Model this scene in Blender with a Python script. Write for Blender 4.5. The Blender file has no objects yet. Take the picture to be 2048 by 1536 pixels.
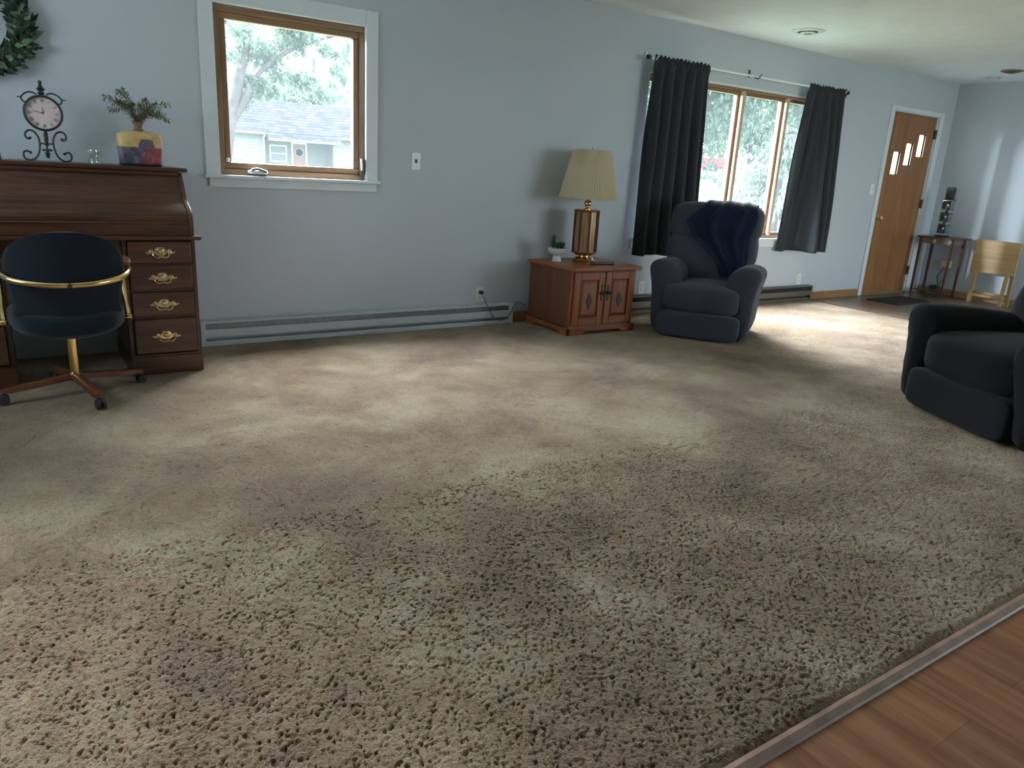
import bpy, bmesh, math, random
import numpy as np
from mathutils import Vector, Matrix, noise
from mathutils.bvhtree import BVHTree
C = bpy.context.scene
COL = C.collection
PI = math.pi

# ------------------------------------------------------------------ camera, sky, sun, exposure
F_PX, YAW, PITCH, ROLL, CAM_H, CAM_D = 1475.92, 0.602935, 0.281984, 0.058598, 1.18564, 4.9038
cd = bpy.data.cameras.new('camera'); cam = bpy.data.objects.new('camera', cd); COL.objects.link(cam)
cd.sensor_width = 36; cd.lens = F_PX / 2048 * 36; cd.clip_start = .02; cd.clip_end = 400
fw = Vector((math.sin(YAW) * math.cos(PITCH), math.cos(YAW) * math.cos(PITCH), -math.sin(PITCH)))
rt = Vector((math.cos(YAW), -math.sin(YAW), 0)); up = rt.cross(fw)
r2 = rt * math.cos(ROLL) + up * math.sin(ROLL); u2 = up * math.cos(ROLL) - rt * math.sin(ROLL)
mt = Matrix((r2, u2, -fw)).transposed().to_4x4(); mt.translation = (0, -CAM_D, CAM_H)
cam.matrix_world = mt; C.camera = cam
vs = C.view_settings; vs.view_transform = 'Standard'; vs.look = 'None'; vs.gamma = 1; vs.use_curve_mapping = False
vs.exposure = 1.4
C.cycles.use_denoising = True
C.cycles.max_bounces = 9; C.cycles.diffuse_bounces = 6; C.cycles.glossy_bounces = 3; C.cycles.transparent_max_bounces = 16
C.cycles.sample_clamp_indirect = 6
W = bpy.data.worlds.new('World'); C.world = W; W.use_nodes = True
bg = W.node_tree.nodes['Background']; bg.inputs[0].default_value = (.80, .93, 1, 1); bg.inputs[1].default_value = 3.7


def light(name, kind, loc, aim, energy, color=(1, 1, 1), **kw):
    d = bpy.data.lights.new(name, kind); d.energy = energy; d.color = color
    for k, v in kw.items(): setattr(d, k, v)
    o = bpy.data.objects.new(name, d); COL.objects.link(o); o.location = loc
    o.rotation_euler = Vector(aim).to_track_quat('-Z', 'Y').to_euler()
    return o


# bright broad part of the overcast sky, beyond the street side of the house
light('sun', 'SUN', (4, 20, 20), (.10, -.66, -.70), 43.0, (.85, .92, 1), angle=math.radians(75))

# added outdoor spot lamp: grazes through the wide window to brighten the end wall
light('added_wall_spot', 'SPOT', (-3.45, 2.15, 2.35), (13.0, -2.85, -1.05), 5200, (.80, .90, 1), spot_size=math.radians(24), spot_blend=.6, shadow_soft_size=.30)


def portal(x0, x1, z0, z1, y, dy):
    o = light('window_portal', 'AREA', ((x0 + x1) / 2, y, (z0 + z1) / 2), (0, dy, 0), 1, shape='RECTANGLE', size=x1 - x0, size_y=z1 - z0)
    o.data.cycles.is_portal = True
    return o


portal(1.17, 2.0, 1.12, 1.96, .16, -1)
portal(4.65, 7.03, .7, 2.0, .16, -1)
portal(5.9, 9.3, .2, 2.3, -7.42, 1)

# ------------------------------------------------------------------ materials
MATS = {}


def nt(name):
    m = bpy.data.materials.new(name); m.use_nodes = True
    t = m.node_tree; return m, t, t.nodes['Principled BSDF']


def N(t, typ, **kw):
    n = t.nodes.new(typ)
    for k, v in kw.items(): setattr(n, k, v)
    return n


def ramp(t, fac, stops):
    r = N(t, 'ShaderNodeValToRGB'); e = r.color_ramp.elements
    while len(e) < len(stops): e.new(.5)
    for i, (p_, c_) in enumerate(stops):
        e[i].position = p_; e[i].color = (*c_, 1)
    t.links.new(fac, r.inputs[0]); return r.outputs[0]


def coords(t, scale=(1, 1, 1), rot=(0, 0, 0), kind='Object'):
    tc = N(t, 'ShaderNodeTexCoord'); mp = N(t, 'ShaderNodeMapping')
    mp.inputs['Scale'].default_value = scale; mp.inputs['Rotation'].default_value = rot
    t.links.new(tc.outputs[kind], mp.inputs[0]); return mp.outputs[0]


def noi(t, vec, scale, detail=4, rough=.5, dist=0):
    n = N(t, 'ShaderNodeTexNoise'); n.inputs['Scale'].default_value = scale; n.inputs['Detail'].default_value = detail
    n.inputs['Roughness'].default_value = rough; n.inputs['Distortion'].default_value = dist
    t.links.new(vec, n.inputs['Vector']); return n.outputs['Fac']


def bump(t, b, h, strength=.3, dist=.01):
    n = N(t, 'ShaderNodeBump'); n.inputs['Strength'].default_value = strength; n.inputs['Distance'].default_value = dist
    t.links.new(h, n.inputs['Height']); t.links.new(n.outputs[0], b.inputs['Normal'])


def plain(name, col, rough=.6, metal=0, var=.06, vscale=8, bmp=0, bscale=60, spec=None, sheen=0):
    """one colour with a little wear in it and an optional fine relief"""
    if name in MATS: return MATS[name]
    m, t, b = nt(name); v = coords(t)
    lo = tuple(max(0, c * (1 - var)) for c in col); hi = tuple(min(1, c * (1 + var)) for c in col)
    t.links.new(ramp(t, noi(t, v, vscale, 3), [(.3, lo), (.7, hi)]), b.inputs['Base Color'])
    b.inputs['Roughness'].default_value = rough; b.inputs['Metallic'].default_value = metal
    if spec is not None: b.inputs['Specular IOR Level'].default_value = spec
    if sheen:
        b.inputs['Sheen Weight'].default_value = sheen; b.inputs['Sheen Roughness'].default_value = .4
    if bmp: bump(t, b, noi(t, v, bscale, 3, .6), bmp, .004)
    MATS[name] = m; return m


def wood(name, c1, c2, c3, axis='X', rough=.35, scale=1.0, bmp=.08):
    """long grain along the given local axis"""
    if name in MATS: return MATS[name]
    m, t, b = nt(name)
    s = {'X': (1.2, 14, 14), 'Y': (14, 1.2, 14), 'Z': (14, 14, 1.2)}[axis]
    v = coords(t, tuple(q * scale for q in s))
    n1 = noi(t, v, 1.6, 6, .62, .6)
    t.links.new(ramp(t, n1, [(.28, c1), (.5, c2), (.72, c3)]), b.inputs['Base Color'])
    b.inputs['Roughness'].default_value = rough
    v2 = coords(t, tuple(q * scale * 3 for q in s)); bump(t, b, noi(t, v2, 3, 3), bmp, .002)
    MATS[name] = m; return m


def fabric(name, col, dark=.75, sheen=.15, scale=420, rough=.95):
    if name in MATS: return MATS[name]
    m, t, b = nt(name); v = coords(t)
    lo = tuple(c * dark for c in col)
    a = noi(t, v, scale, 2, .7); big = noi(t, v, 7, 3)
    mx = N(t, 'ShaderNodeMath', operation='ADD'); t.links.new(a, mx.inputs[0]); t.links.new(big, mx.inputs[1])
    t.links.new(ramp(t, mx.outputs[0], [(.35, lo), (1.0, col)]) if False else ramp(t, a, [(.35, lo), (.65, col)]), b.inputs['Base Color'])
    b.inputs['Roughness'].default_value = rough; b.inputs['Specular IOR Level'].default_value = .15
    b.inputs['Sheen Weight'].default_value = sheen
    bump(t, b, a, .35, .003)
    MATS[name] = m; return m


def wall_paint():
    m, t, b = nt('wall_paint'); v = coords(t)
    t.links.new(ramp(t, noi(t, v, 1.1, 2), [(.3, (.455, .500, .545)), (.7, (.478, .523, .567))]), b.inputs['Base Color'])
    b.inputs['Roughness'].default_value = .55; b.inputs['Specular IOR Level'].default_value = .3
    bump(t, b, noi(t, v, 220, 3, .6), .12, .002); return m


def carpet_mat():
    m, t, b = nt('shag_carpet'); v = coords(t)
    big = noi(t, v, 1.5, 7, .68, .3)            # worn patches, plus light and shade of brushed pile painted as tone
    tuft = noi(t, v, 190, 3, .65)
    fine = noi(t, v, 520, 2, .6)
    c_big = ramp(t, big, [(.34, (.142, .074, .028)), (.44, (.248, .155, .072)), (.54, (.36, .262, .150)), (.64, (.51, .425, .31))])
    c_t = ramp(t, tuft, [(.34, (.42, .35, .29)), (.44, (.80, .75, .70)), (.62, (1.0, 1.0, .98)), (.75, (1.12, 1.1, 1.05))])
    mx = N(t, 'ShaderNodeMix', data_type='RGBA', blend_type='MULTIPLY'); mx.inputs[0].default_value = .85
    t.links.new(c_big, mx.inputs[6]); t.links.new(c_t, mx.inputs[7])
    hue = ramp(t, noi(t, v, 17, 5, .7), [(.38, (1.10, .95, .78)), (.62, (.95, 1.02, .93))])
    m2 = N(t, 'ShaderNodeMix', data_type='RGBA', blend_type='MULTIPLY'); m2.inputs[0].default_value = .9
    t.links.new(mx.outputs[2], m2.inputs[6]); t.links.new(hue, m2.inputs[7])
    t.links.new(m2.outputs[2], b.inputs['Base Color'])
    b.inputs['Roughness'].default_value = 1; b.inputs['Specular IOR Level'].default_value = .05
    b.inputs['Sheen Weight'].default_value = .62; b.inputs['Sheen Roughness'].default_value = .4; b.inputs['Sheen Tint'].default_value = (.98, .96, .93, 1)
    ad = N(t, 'ShaderNodeMath', operation='MULTIPLY_ADD'); t.links.new(fine, ad.inputs[0]); ad.inputs[1].default_value = .35; t.links.new(tuft, ad.inputs[2])
    bump(t, b, ad.outputs[0], 1, .012)
    return m


def plank_mat():
    m, t, b = nt('laminate_planks')
    v = coords(t, (1, 1, 1), (0, 0, PI / 2 - .02))
    br = N(t, 'ShaderNodeTexBrick'); t.links.new(v, br.inputs['Vector'])
    br.inputs['Scale'].default_value = 1; br.inputs['Brick Width'].default_value = 1.2; br.inputs['Row Height'].default_value = .19
    br.inputs['Mortar Size'].default_value = .0012; br.offset = .37
    br.inputs['Color1'].default_value = (.90, .90, .90, 1); br.inputs['Color2'].default_value = (1.08, 1.08, 1.08, 1); br.inputs['Mortar'].default_value = (.65, .62, .6, 1)
    gv = coords(t, (9, .8, 1), (0, 0, 0))
    g = ramp(t, noi(t, gv, 2.2, 6, .65, .8), [(.28, (.150, .060, .028)), (.5, (.245, .112, .056)), (.72, (.33, .170, .092))])
    mx = N(t, 'ShaderNodeMix', data_type='RGBA', blend_type='MULTIPLY'); mx.inputs[0].default_value = 1
    t.links.new(g, mx.inputs[6]); t.links.new(br.outputs['Color'], mx.inputs[7]); t.links.new(mx.outputs[2], b.inputs['Base Color'])
    b.inputs['Roughness'].default_value = .48; b.inputs['Specular IOR Level'].default_value = .3
    return m


def vinyl_mat():
    m, t, b = nt('entry_vinyl'); v = coords(t)
    t.links.new(ramp(t, noi(t, v, 9, 5, .6), [(.3, (.11, .080, .052)), (.7, (.175, .135, .092))]), b.inputs['Base Color'])
    b.inputs['Roughness'].default_value = .35; return m


def glass_mat(name='window_glass', rough=0, tint=(1, 1, 1), haze=.0):
    """thin pane: what lies behind shows through, with the faint sheen of glass"""
    if name in MATS: return MATS[name]
    m = bpy.data.materials.new(name); m.use_nodes = True; t = m.node_tree; t.nodes.clear()
    out = N(t, 'ShaderNodeOutputMaterial'); tr = N(t, 'ShaderNodeBsdfTransparent'); gl = N(t, 'ShaderNodeBsdfGlossy')
    tr.inputs[0].default_value = (*tint, 1); gl.inputs['Roughness'].default_value = max(rough, .18)
    mx = N(t, 'ShaderNodeMixShader'); mx.inputs[0].default_value = .010
    t.links.new(tr.outputs[0], mx.inputs[1]); t.links.new(gl.outputs[0], mx.inputs[2])
    last = mx
    if haze:
        tl = N(t, 'ShaderNodeBsdfTranslucent'); tl.inputs[0].default_value = (.85, .95, 1, 1)
        v = coords(t); f = N(t, 'ShaderNodeMath', operation='MULTIPLY'); t.links.new(ramp(t, noi(t, v, 5, 3), [(.3, (.9,) * 3), (.7, (1.1,) * 3)]), f.inputs[0]); f.inputs[1].default_value = haze
        m2 = N(t, 'ShaderNodeMixShader'); t.links.new(f.outputs[0], m2.inputs[0]); t.links.new(mx.outputs[0], m2.inputs[1]); t.links.new(tl.outputs[0], m2.inputs[2]); last = m2
    t.links.new(last.outputs[0], out.inputs[0]); MATS[name] = m; return m


def leaf_mat(name, c1, c2, trans=.35):
    if name in MATS: return MATS[name]
    m, t, b = nt(name); v = coords(t)
    col = ramp(t, noi(t, v, 2.2, 4, .7), [(.3, c1), (.7, c2)])
    t.links.new(col, b.inputs['Base Color']); b.inputs['Roughness'].default_value = .6; b.inputs['Specular IOR Level'].default_value = .2
    tl = N(t, 'ShaderNodeBsdfTranslucent'); t.links.new(col, tl.inputs[0]); mx = N(t, 'ShaderNodeMixShader'); mx.inputs[0].default_value = trans
    t.links.new(b.outputs[0], mx.inputs[1]); t.links.new(tl.outputs[0], mx.inputs[2]); t.links.new(mx.outputs[0], t.nodes['Material Output'].inputs[0])
    MATS[name] = m; return m


M_wall = wall_paint()
M_ceil = plain('ceiling_paint', (.72, .80, .82), .9, var=.03, bmp=.3, bscale=120)
M_white = plain('white_trim_paint', (.62, .67, .70), .4, var=.03)
M_white2 = plain('ivory_plastic', (.70, .72, .72), .35, var=.02)
M_winwood = wood('window_pine', (.16, .088, .042), (.235, .135, .070), (.31, .185, .10), 'X', .4)
M_winwoodz = wood('window_pine_upright', (.16, .088, .042), (.235, .135, .070), (.31, .185, .10), 'Z', .4)
M_desk = wood('dark_walnut', (.030, .012, .006), (.066, .026, .013), (.105, .044, .022), 'X', .32)
M_deskz = wood('dark_walnut_upright', (.030, .012, .006), (.066, .026, .013), (.105, .044, .022), 'Z', .32)
M_oak = wood('red_oak', (.150, .036, .009), (.265, .076, .019), (.37, .122, .034), 'Z', .38)
M_oakx = wood('red_oak_crosswise', (.150, .036, .009), (.265, .076, .019), (.37, .122, .034), 'X', .36)
M_oakside = wood('red_oak_side', (.085, .028, .014), (.135, .050, .026), (.18, .07, .036), 'Z', .42)
M_door = wood('door_veneer', (.19, .080, .028), (.265, .118, .046), (.325, .155, .066), 'Z', .4, .6)
M_base = wood('baseboard_wood', (.20, .095, .038), (.30, .155, .068), (.38, .21, .10), 'X', .4)
M_tray = wood('pale_rubberwood', (.29, .17, .062), (.38, .235, .092), (.45, .30, .13), 'Y', .42)
M_brass = plain('polished_brass', (.83, .60, .26), .16, 1, .08)
M_brassold = plain('antique_brass', (.62, .47, .27), .24, 1, .12, 30)
M_black = plain('black_iron', (.012, .012, .014), .5)
M_blackpl = plain('black_plastic', (.014, .014, .015), .35)
M_rubber = plain('dark_rubber', (.02, .02, .022), .75)
M_navy = fabric('navy_tweed', (.009, .019, .034), .45, .22)
M_recl = fabric('slate_upholstery', (.068, .073, .100), .62, .12)
M_sofa = fabric('charcoal_upholstery', (.016, .016, .019), .5, .04)
M_throw = fabric('navy_knit', (.008, .018, .050), .5, .25, 260)
M_curt = fabric('slate_curtain_cloth', (.036, .041, .048), .8, .1, 520)
M_glass = glass_mat(haze=.0065)
M_clear = glass_mat('clear_glass', .02)
M_heat = plain('heater_enamel', (.50, .54, .57), .38, var=.05)
M_heatin = plain('heater_fins_grey', (.20, .22, .235), .4, .6, .15, 40)
M_bronze = plain('heater_bronze', (.15, .135, .11), .42, .5)
M_dark = plain('dark_recess', (.012, .011, .010), .8)


# ------------------------------------------------------------------ mesh building
class MB:
    def __init__(s): s.b = bmesh.new()

    def box(s, x0, x1, y0, y1, z0, z1, bev=0, seg=2, rot=None, piv=None):
        r = bmesh.ops.create_cube(s.b, size=1)
        v = r['verts']
        for q in v: q.co = Vector(((x0 + x1) / 2 + q.co.x * (x1 - x0), (y0 + y1) / 2 + q.co.y * (y1 - y0), (z0 + z1) / 2 + q.co.z * (z1 - z0)))
        if bev:
            e = list({e for q in v for e in q.link_edges})
            n0 = set(s.b.verts)
            rr = bmesh.ops.bevel(s.b, geom=e, offset=bev, segments=seg, affect='EDGES', profile=.5)
            v = list({q for f in rr['faces'] for q in f.verts} | {q for q in v if q.is_valid})
        if rot: bmesh.ops.rotate(s.b, verts=v, cent=piv or ((x0 + x1) / 2, (y0 + y1) / 2, (z0 + z1) / 2), matrix=rot)
        return s

    def loft(s, rings, cap=True, closed=True):
        rv = [[s.b.verts.new(c) for c in r] for r in rings]
        n = len(rv[0])
        for a, b in zip(rv, rv[1:]):
            for i in range(n if closed else n - 1):
                j = (i + 1) % n
                s.b.faces.new((a[i], a[j], b[j], b[i]))
        if cap and closed:
            s.b.faces.new(rv[0][::-1]); s.b.faces.new(rv[-1])
        return s

    def tube(s, pts, r, n=10, cap=True):
        pts = [Vector(q) for q in pts]; k = len(pts)
        rs = r if isinstance(r, (list, tuple)) else [r] * k
        rings = []; prev = None
        for i in range(k):
            t = (pts[min(i + 1, k - 1)] - pts[max(i - 1, 0)]).normalized()
            if prev is None:
                a = Vector((0, 0, 1)) if abs(t.z) < .9 else Vector((1, 0, 0)); u = t.cross(a).normalized()
            else:
                u = (prev - t * prev.dot(t)).normalized()
            prev = u; w = t.cross(u)
            rings.append([pts[i] + (u * math.cos(2 * PI * j / n) + w * math.sin(2 * PI * j / n)) * rs[i] for j in range(n)])
        return s.loft(rings, cap)

    def lathe(s, prof, c=(0, 0, 0), n=28, ax='Z', sx=1, sy=1, flute=0, nfl=0, cap=True):
        rings = []
        for r, z in prof:
            ring = []
            for j in range(n):
                a = 2 * PI * j / n; rr = max(r, 1e-4) * (1 + flute * math.cos(nfl * a))
                x, y = rr * math.cos(a) * sx, rr * math.sin(a) * sy
                q = {'Z': (x, y, z), 'Y': (x, z, y), 'X': (z, x, y)}[ax]
                ring.append(Vector(c) + Vector(q))
            rings.append(ring)
        return s.loft(rings, cap)

    def prism(s, poly, a0, a1, ax='Y'):
        """polygon in the two other axes, extruded along ax"""
        def P(u, v, a): return {'Y': (u, a, v), 'X': (a, u, v), 'Z': (u, v, a)}[ax]
        return s.loft([[P(u, v, a0) for u, v in poly], [P(u, v, a1) for u, v in poly]])

    def puff(s, c, h, p=5, n=10, f=None):
        """rounded cushion: cube grid pushed to a superellipsoid; f deforms a point"""
        b2 = bmesh.new(); bmesh.ops.create_cube(b2, size=2); bmesh.ops.subdivide_edges(b2, edges=b2.edges[:], cuts=n, use_grid_fill=True)
        mp = {}
        for v in b2.verts:
            q = v.co; k = (abs(q.x) ** p + abs(q.y) ** p + abs(q.z) ** p) ** (1 / p); q = q / k
            q = Vector((q.x * h[0], q.y * h[1], q.z * h[2]))
            if f: q = f(q, h)
            mp[v] = s.b.verts.new(Vector(c) + q)
        for fa in b2.faces: s.b.faces.new([mp[v] for v in fa.verts])
        b2.free(); return s

    def grid(s, fn, nu, nv):
        vs_ = [[s.b.verts.new(fn(i / nu, j / nv)) for j in range(nv + 1)] for i in range(nu + 1)]
        for i in range(nu):
            for j in range(nv): s.b.faces.new((vs_[i][j], vs_[i + 1][j], vs_[i + 1][j + 1], vs_[i][j + 1]))
        return s

    def build(s, name, mat, parent=None, smooth=True, sub=0, solid=0, ang=40, bevel=0):
        bmesh.ops.recalc_face_normals(s.b, faces=s.b.faces[:])
        me = bpy.data.meshes.new(name); s.b.to_mesh(me); s.b.free()
        o = bpy.data.objects.new(name, me); COL.objects.link(o)
        if mat: me.materials.append(mat)
        if smooth:
            me.shade_smooth() if hasattr(me, 'shade_smooth') else None
            if ang < 180:
                try: me.set_sharp_from_angle(angle=math.radians(ang))
                except Exception: pass
        if solid:
            md = o.modifiers.new('solid', 'SOLIDIFY'); md.thickness = solid; md.offset = 0
        if bevel:
            md = o.modifiers.new('bevel', 'BEVEL'); md.width = bevel; md.segments = 2; md.limit_method = 'ANGLE'
        if sub:
            md = o.modifiers.new('sub', 'SUBSURF'); md.levels = sub; md.render_levels = sub
        if parent: o.parent = parent
        return o


def empty(name, loc=(0, 0, 0), rz=0):
    o = bpy.data.objects.new(name, None); COL.objects.link(o); o.location = loc; o.rotation_euler.z = rz; o.empty_display_size = .1
    return o


def tag(o, label, cat=None, group=None, kind=None):
    o['label'] = label
    if cat: o['category'] = cat
    if group: o['group'] = group
    if kind: o['kind'] = kind
    return o


def thing(name, label, cat, loc=(0, 0, 0), rz=0, group=None): return tag(empty(name, loc, rz), label, cat, group)


def struct(o, label=None, cat=None):
    o['kind'] = 'structure'
    if label: o['label'] = label
    if cat: o['category'] = cat
    return o


def copy_tree(o, parent=None):
    c = o.copy(); COL.objects.link(c)
    if parent: c.parent = parent
    for ch in list(o.children): copy_tree(ch, c)
    return c


def bez(pts, n=8):
    """smooth curve through the points (Catmull-Rom)"""
    P = [Vector(q) for q in pts]; P = [P[0] * 2 - P[1]] + P + [P[-1] * 2 - P[-2]]; out = []
    for i in range(1, len(P) - 2):
        for k in range(n):
            t = k / n; a, b, c, d = P[i - 1:i + 3]
            out.append(.5 * ((2 * b) + (c - a) * t + (2 * a - 5 * b + 4 * c - d) * t * t + (3 * b - a - 3 * c + d) * t ** 3))
    return out + [P[-2]]


# ------------------------------------------------------------------ room shell
CZ = 2.452; X1 = 9.55; X0 = -1.7; YB = -7.3; CARPET_Y = -4.13; CARPET_X = 7.25
W1 = (1.10, 2.08, 1.055, 2.03)     # x0 x1 z0 z1 of the first window opening
W2 = (4.575, 7.07, .665, 2.04)
DR = (8.27, 9.24, .0, 2.065)


def wall_with_holes(name, a0, a1, z0, z1, y0, y1, holes, label, ax='Y'):
    """holes: (a0,a1,z0,z1); wall slab between y0 and y1 made of strips round the openings, merged into one mesh"""
    m = MB(); xs = sorted({a0, a1, *[h[0] for h in holes], *[h[1] for h in holes]})
    zs = sorted({z0, z1, *[h[2] for h in holes], *[h[3] for h in holes]})
    V = {}

    def vert(a, y, z):
        k = (round(a, 4), y, round(z, 4))
        if k not in V: V[k] = m.b.verts.new((a, y, z) if ax == 'Y' else (y, a, z))
        return V[k]

    def solid(i, j):
        if i < 0 or j < 0 or i >= len(xs) - 1 or j >= len(zs) - 1: return False
        cx, cz = (xs[i] + xs[i + 1]) / 2, (zs[j] + zs[j + 1]) / 2
        return not any(h[0] < cx < h[1] and h[2] < cz < h[3] for h in holes)
    for i in range(len(xs) - 1):
        for j in range(len(zs) - 1):
            if not solid(i, j): continue
            a, b, c, d = xs[i], xs[i + 1], zs[j], zs[j + 1]
            for y in (y0, y1): m.b.faces.new([vert(a, y, c), vert(b, y, c), vert(b, y, d), vert(a, y, d)])
            if not solid(i - 1, j): m.b.faces.new([vert(a, y0, c), vert(a, y1, c), vert(a, y1, d), vert(a, y0, d)])
            if not solid(i + 1, j): m.b.faces.new([vert(b, y0, c), vert(b, y1, c), vert(b, y1, d), vert(b, y0, d)])
            if not solid(i, j - 1): m.b.faces.new([vert(a, y0, c), vert(a, y1, c), vert(b, y1, c), vert(b, y0, c)])
            if not solid(i, j + 1): m.b.faces.new([vert(a, y0, d), vert(a, y1, d), vert(b, y1, d), vert(b, y0, d)])
    o = m.build(name, M_wall, smooth=False)
    return struct(o, label)


wall_with_holes('wall_back', X0 - .15, X1 + .15, -.02, CZ, 0, .17, [W1, W2, (DR[0], DR[1], -.02, DR[3])], 'long blue grey wall with two windows and the front door')
wall_with_holes('wall_right', YB, 0, -.02, CZ, X1, X1 + .15, [], 'blue grey end wall beside the front door', 'X')
wall_with_holes('wall_left', YB, 0, -.02, CZ, X0 - .15, X0, [(-2.3, -.9, 1.3, 2.2)], 'blue grey end wall behind the desk side', 'X')  # unseen opening, added to let daylight onto the desk side
wall_with_holes('wall_front', X0 - .15, X1 + .15, -.02, CZ, YB - .15, YB, [(5.9, 9.3, .15, 2.3)], 'blue grey wall behind the viewer with a wide opening')  # unseen opening, added and sized to brighten the room from behind
struct(MB().box(X0 - .15, X1 + .15, YB - .15, .17, CZ, CZ + .12).build('ceiling', M_ceil, smooth=False), 'smooth pale ceiling')
struct(MB().box(X0 - .15, X1 + .15, YB - .15, .17, -.14, -.02).build('floor', plank_mat(), smooth=False), 'reddish brown laminate plank floor')
struct(MB().box(CARPET_X, X1, CARPET_Y, 0, -.02, 0).build('floor_entry', vinyl_mat(), smooth=False), 'brown mottled vinyl entry floor by the front door')


def carpet():
    rng = np.random.default_rng(4)
    xs = np.concatenate([np.arange(X0, -.4, .03), np.arange(-.4, 2.4, .0033), np.arange(2.4, CARPET_X, .009), [CARPET_X]])
    ys = np.concatenate([np.arange(CARPET_Y, -2.6, .0033), np.arange(-2.6, -.0, .008), [0.0]])
    gx, gy = np.meshgrid(xs, ys, indexing='ij')

    def vnoise(x, y, s, seed):
        r = np.random.default_rng(seed); T = r.random((256, 256)); x = x / s; y = y / s
        xi = np.floor(x).astype(int); yi = np.floor(y).astype(int); fx = x - xi; fy = y - yi
        fx = fx * fx * (3 - 2 * fx); fy = fy * fy * (3 - 2 * fy); g = lambda a, b: T[a % 256, b % 256]
        return (g(xi, yi) * (1 - fx) + g(xi + 1, yi) * fx) * (1 - fy) + (g(xi, yi + 1) * (1 - fx) + g(xi + 1, yi + 1) * fx) * fy
    wx = gx + .010 * (vnoise(gx, gy, .02, 7) - .5); wy = gy + .010 * (vnoise(gx, gy, .02, 8) - .5)
    a = vnoise(wx * .8 + wy * .6, wy * .8 - wx * .6, .0068, 1); b = vnoise(wx, wy, .0056, 2); c = vnoise(gx, gy, .08, 3)
    h = .0045 * a + .0035 * b + .005 * c
    gap = np.clip((.42 - a) * 4, 0, 1) * np.clip((.45 - b) * 4, 0, 1)
    h = h - .0065 * gap
    edge = np.clip((gy - CARPET_Y) / .030, 0, 1) ** .7 * np.clip((CARPET_X - gx) / .02, 0, 1)
    z = -.012 + h * (.15 + .85 * edge) + .004 * edge - .006 * (1 - edge)
    # flatten the outermost rows down to the floor so the pile closes at its edge
    z[:, 0] = -.012; z[-1, :] = -.006
    jx = (vnoise(gx, gy, .014, 11) - .5) * .006; jy = (vnoise(gx, gy, .014, 12) - .5) * .006
    jy[:, -1] = 0; jx[0, :] = 0
    nx, ny = gx.shape
    co = np.stack([gx + jx, gy + jy, z], -1).reshape(-1, 3).astype(np.float32)
    i, j = np.meshgrid(np.arange(nx - 1), np.arange(ny - 1), indexing='ij'); k = (i * ny + j).ravel()
    quads = np.stack([k, k + ny, k + ny + 1, k + 1], -1).astype(np.int32)
    me = bpy.data.meshes.new('carpet'); me.vertices.add(len(co)); me.vertices.foreach_set('co', co.ravel())
    me.loops.add(quads.size); me.loops.foreach_set('vertex_index', quads.ravel())
    me.polygons.add(len(quads)); me.polygons.foreach_set('loop_start', np.arange(0, quads.size, 4, dtype=np.int32))
    me.update(calc_edges=True); me.validate(); me.shade_smooth()
    me.materials.append(carpet_mat())
    o = bpy.data.objects.new('floor_carpet', me); COL.objects.link(o)
    return struct(o, 'tan shag carpet covering the living room floor', None)


carpet()
# transition strip between carpet and planks
m = MB(); rnd = random.Random(5)
m.prism([(CARPET_Y - .026, -.02), (CARPET_Y - .022, -.015), (CARPET_Y - .006, -.008), (CARPET_Y + .006, -.008), (CARPET_Y + .008, -.02)], X0, X1, 'X')
struct(m.build('trim_1', plain('worn_strip', (.33, .215, .17), .5, var=.22, vscale=14), smooth=False), 'worn pinkish brown strip between carpet and planks')
m = MB(); m.box(CARPET_X - .008, CARPET_X + .012, CARPET_Y, 0, 0, .004, .0015)
struct(m.build('trim_2', plain('vinyl_edge', (.22, .12, .07), .4), smooth=False), 'thin brown strip between carpet and entry floor')


def baseboard(name, x0, x1, label):
    return struct(MB().prism([(-.014, -.015), (-.014, .062), (-.008, .076), (0, .078), (0, -.015)], x0, x1, 'X').build(name, M_base, smooth=False), label)


baseboard('baseboard_left', X0, -.42, 'wooden baseboard left of the desk')
baseboard('baseboard_middle', 3.31, 4.35, 'wooden baseboard between the two heaters')
baseboard('baseboard_right', 7.26, 8.19, 'wooden baseboard between heater and front door')
struct(MB().prism([(X1, -.015), (X1, .078), (X1 - .008, .076), (X1 - .014, .062), (X1 - .014, -.015)], YB, -.015, 'Y').build('baseboard_end', plain('baseboard_end_wood', (.36, .24, .10), .4, var=.12), smooth=False), 'pale wooden baseboard along the end wall')

# ------------------------------------------------------------------ window 1 (casement, pine in a white casing)
w = struct(empty('window_1', (0, 0, 0)), 'pine casement window in a white casing above the heater')
a, b, c, d = W1
m = MB()
m.box(1.035, 1.118, -.018, 0, 1.045, 2.115, .002).box(2.062, 2.145, -.018, 0, 1.045, 2.115, .002).box(1.118, 2.062, -.018, 0, 2.02, 2.115, .002)
m.box(a, 1.118, 0, .1, c, d).box(2.062, b, 0, .1, c, d).box(1.118, 2.062, 0, .1, 2.018, d)
m.build('casing', M_white, w, False)
m = MB(); m.box(1.025, 2.16, -.045, .09, 1.038, 1.058, .004).box(1.05, 2.14, -.016, 0, .985, 1.038, .002)
m.build('sill', M_white, w, False)


def sash_frame(x0, x1, z0, z1, wd, y0, y1, name, parent, mats=(None, None), bev=.004):
    m = MB(); m.box(x0, x1, y0, y1, z0, z0 + wd, bev).box(x0, x1, y0, y1, z1 - wd, z1, bev)
    h = m.build(name, mats[0] or M_winwood, parent, False)
    m = MB(); m.box(x0, x0 + wd, y0, y1, z0 + wd, z1 - wd, bev).box(x1 - wd, x1, y0, y1, z0 + wd, z1 - wd, bev)
    m.build(name, mats[1] or M_winwoodz, parent, False)


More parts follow.
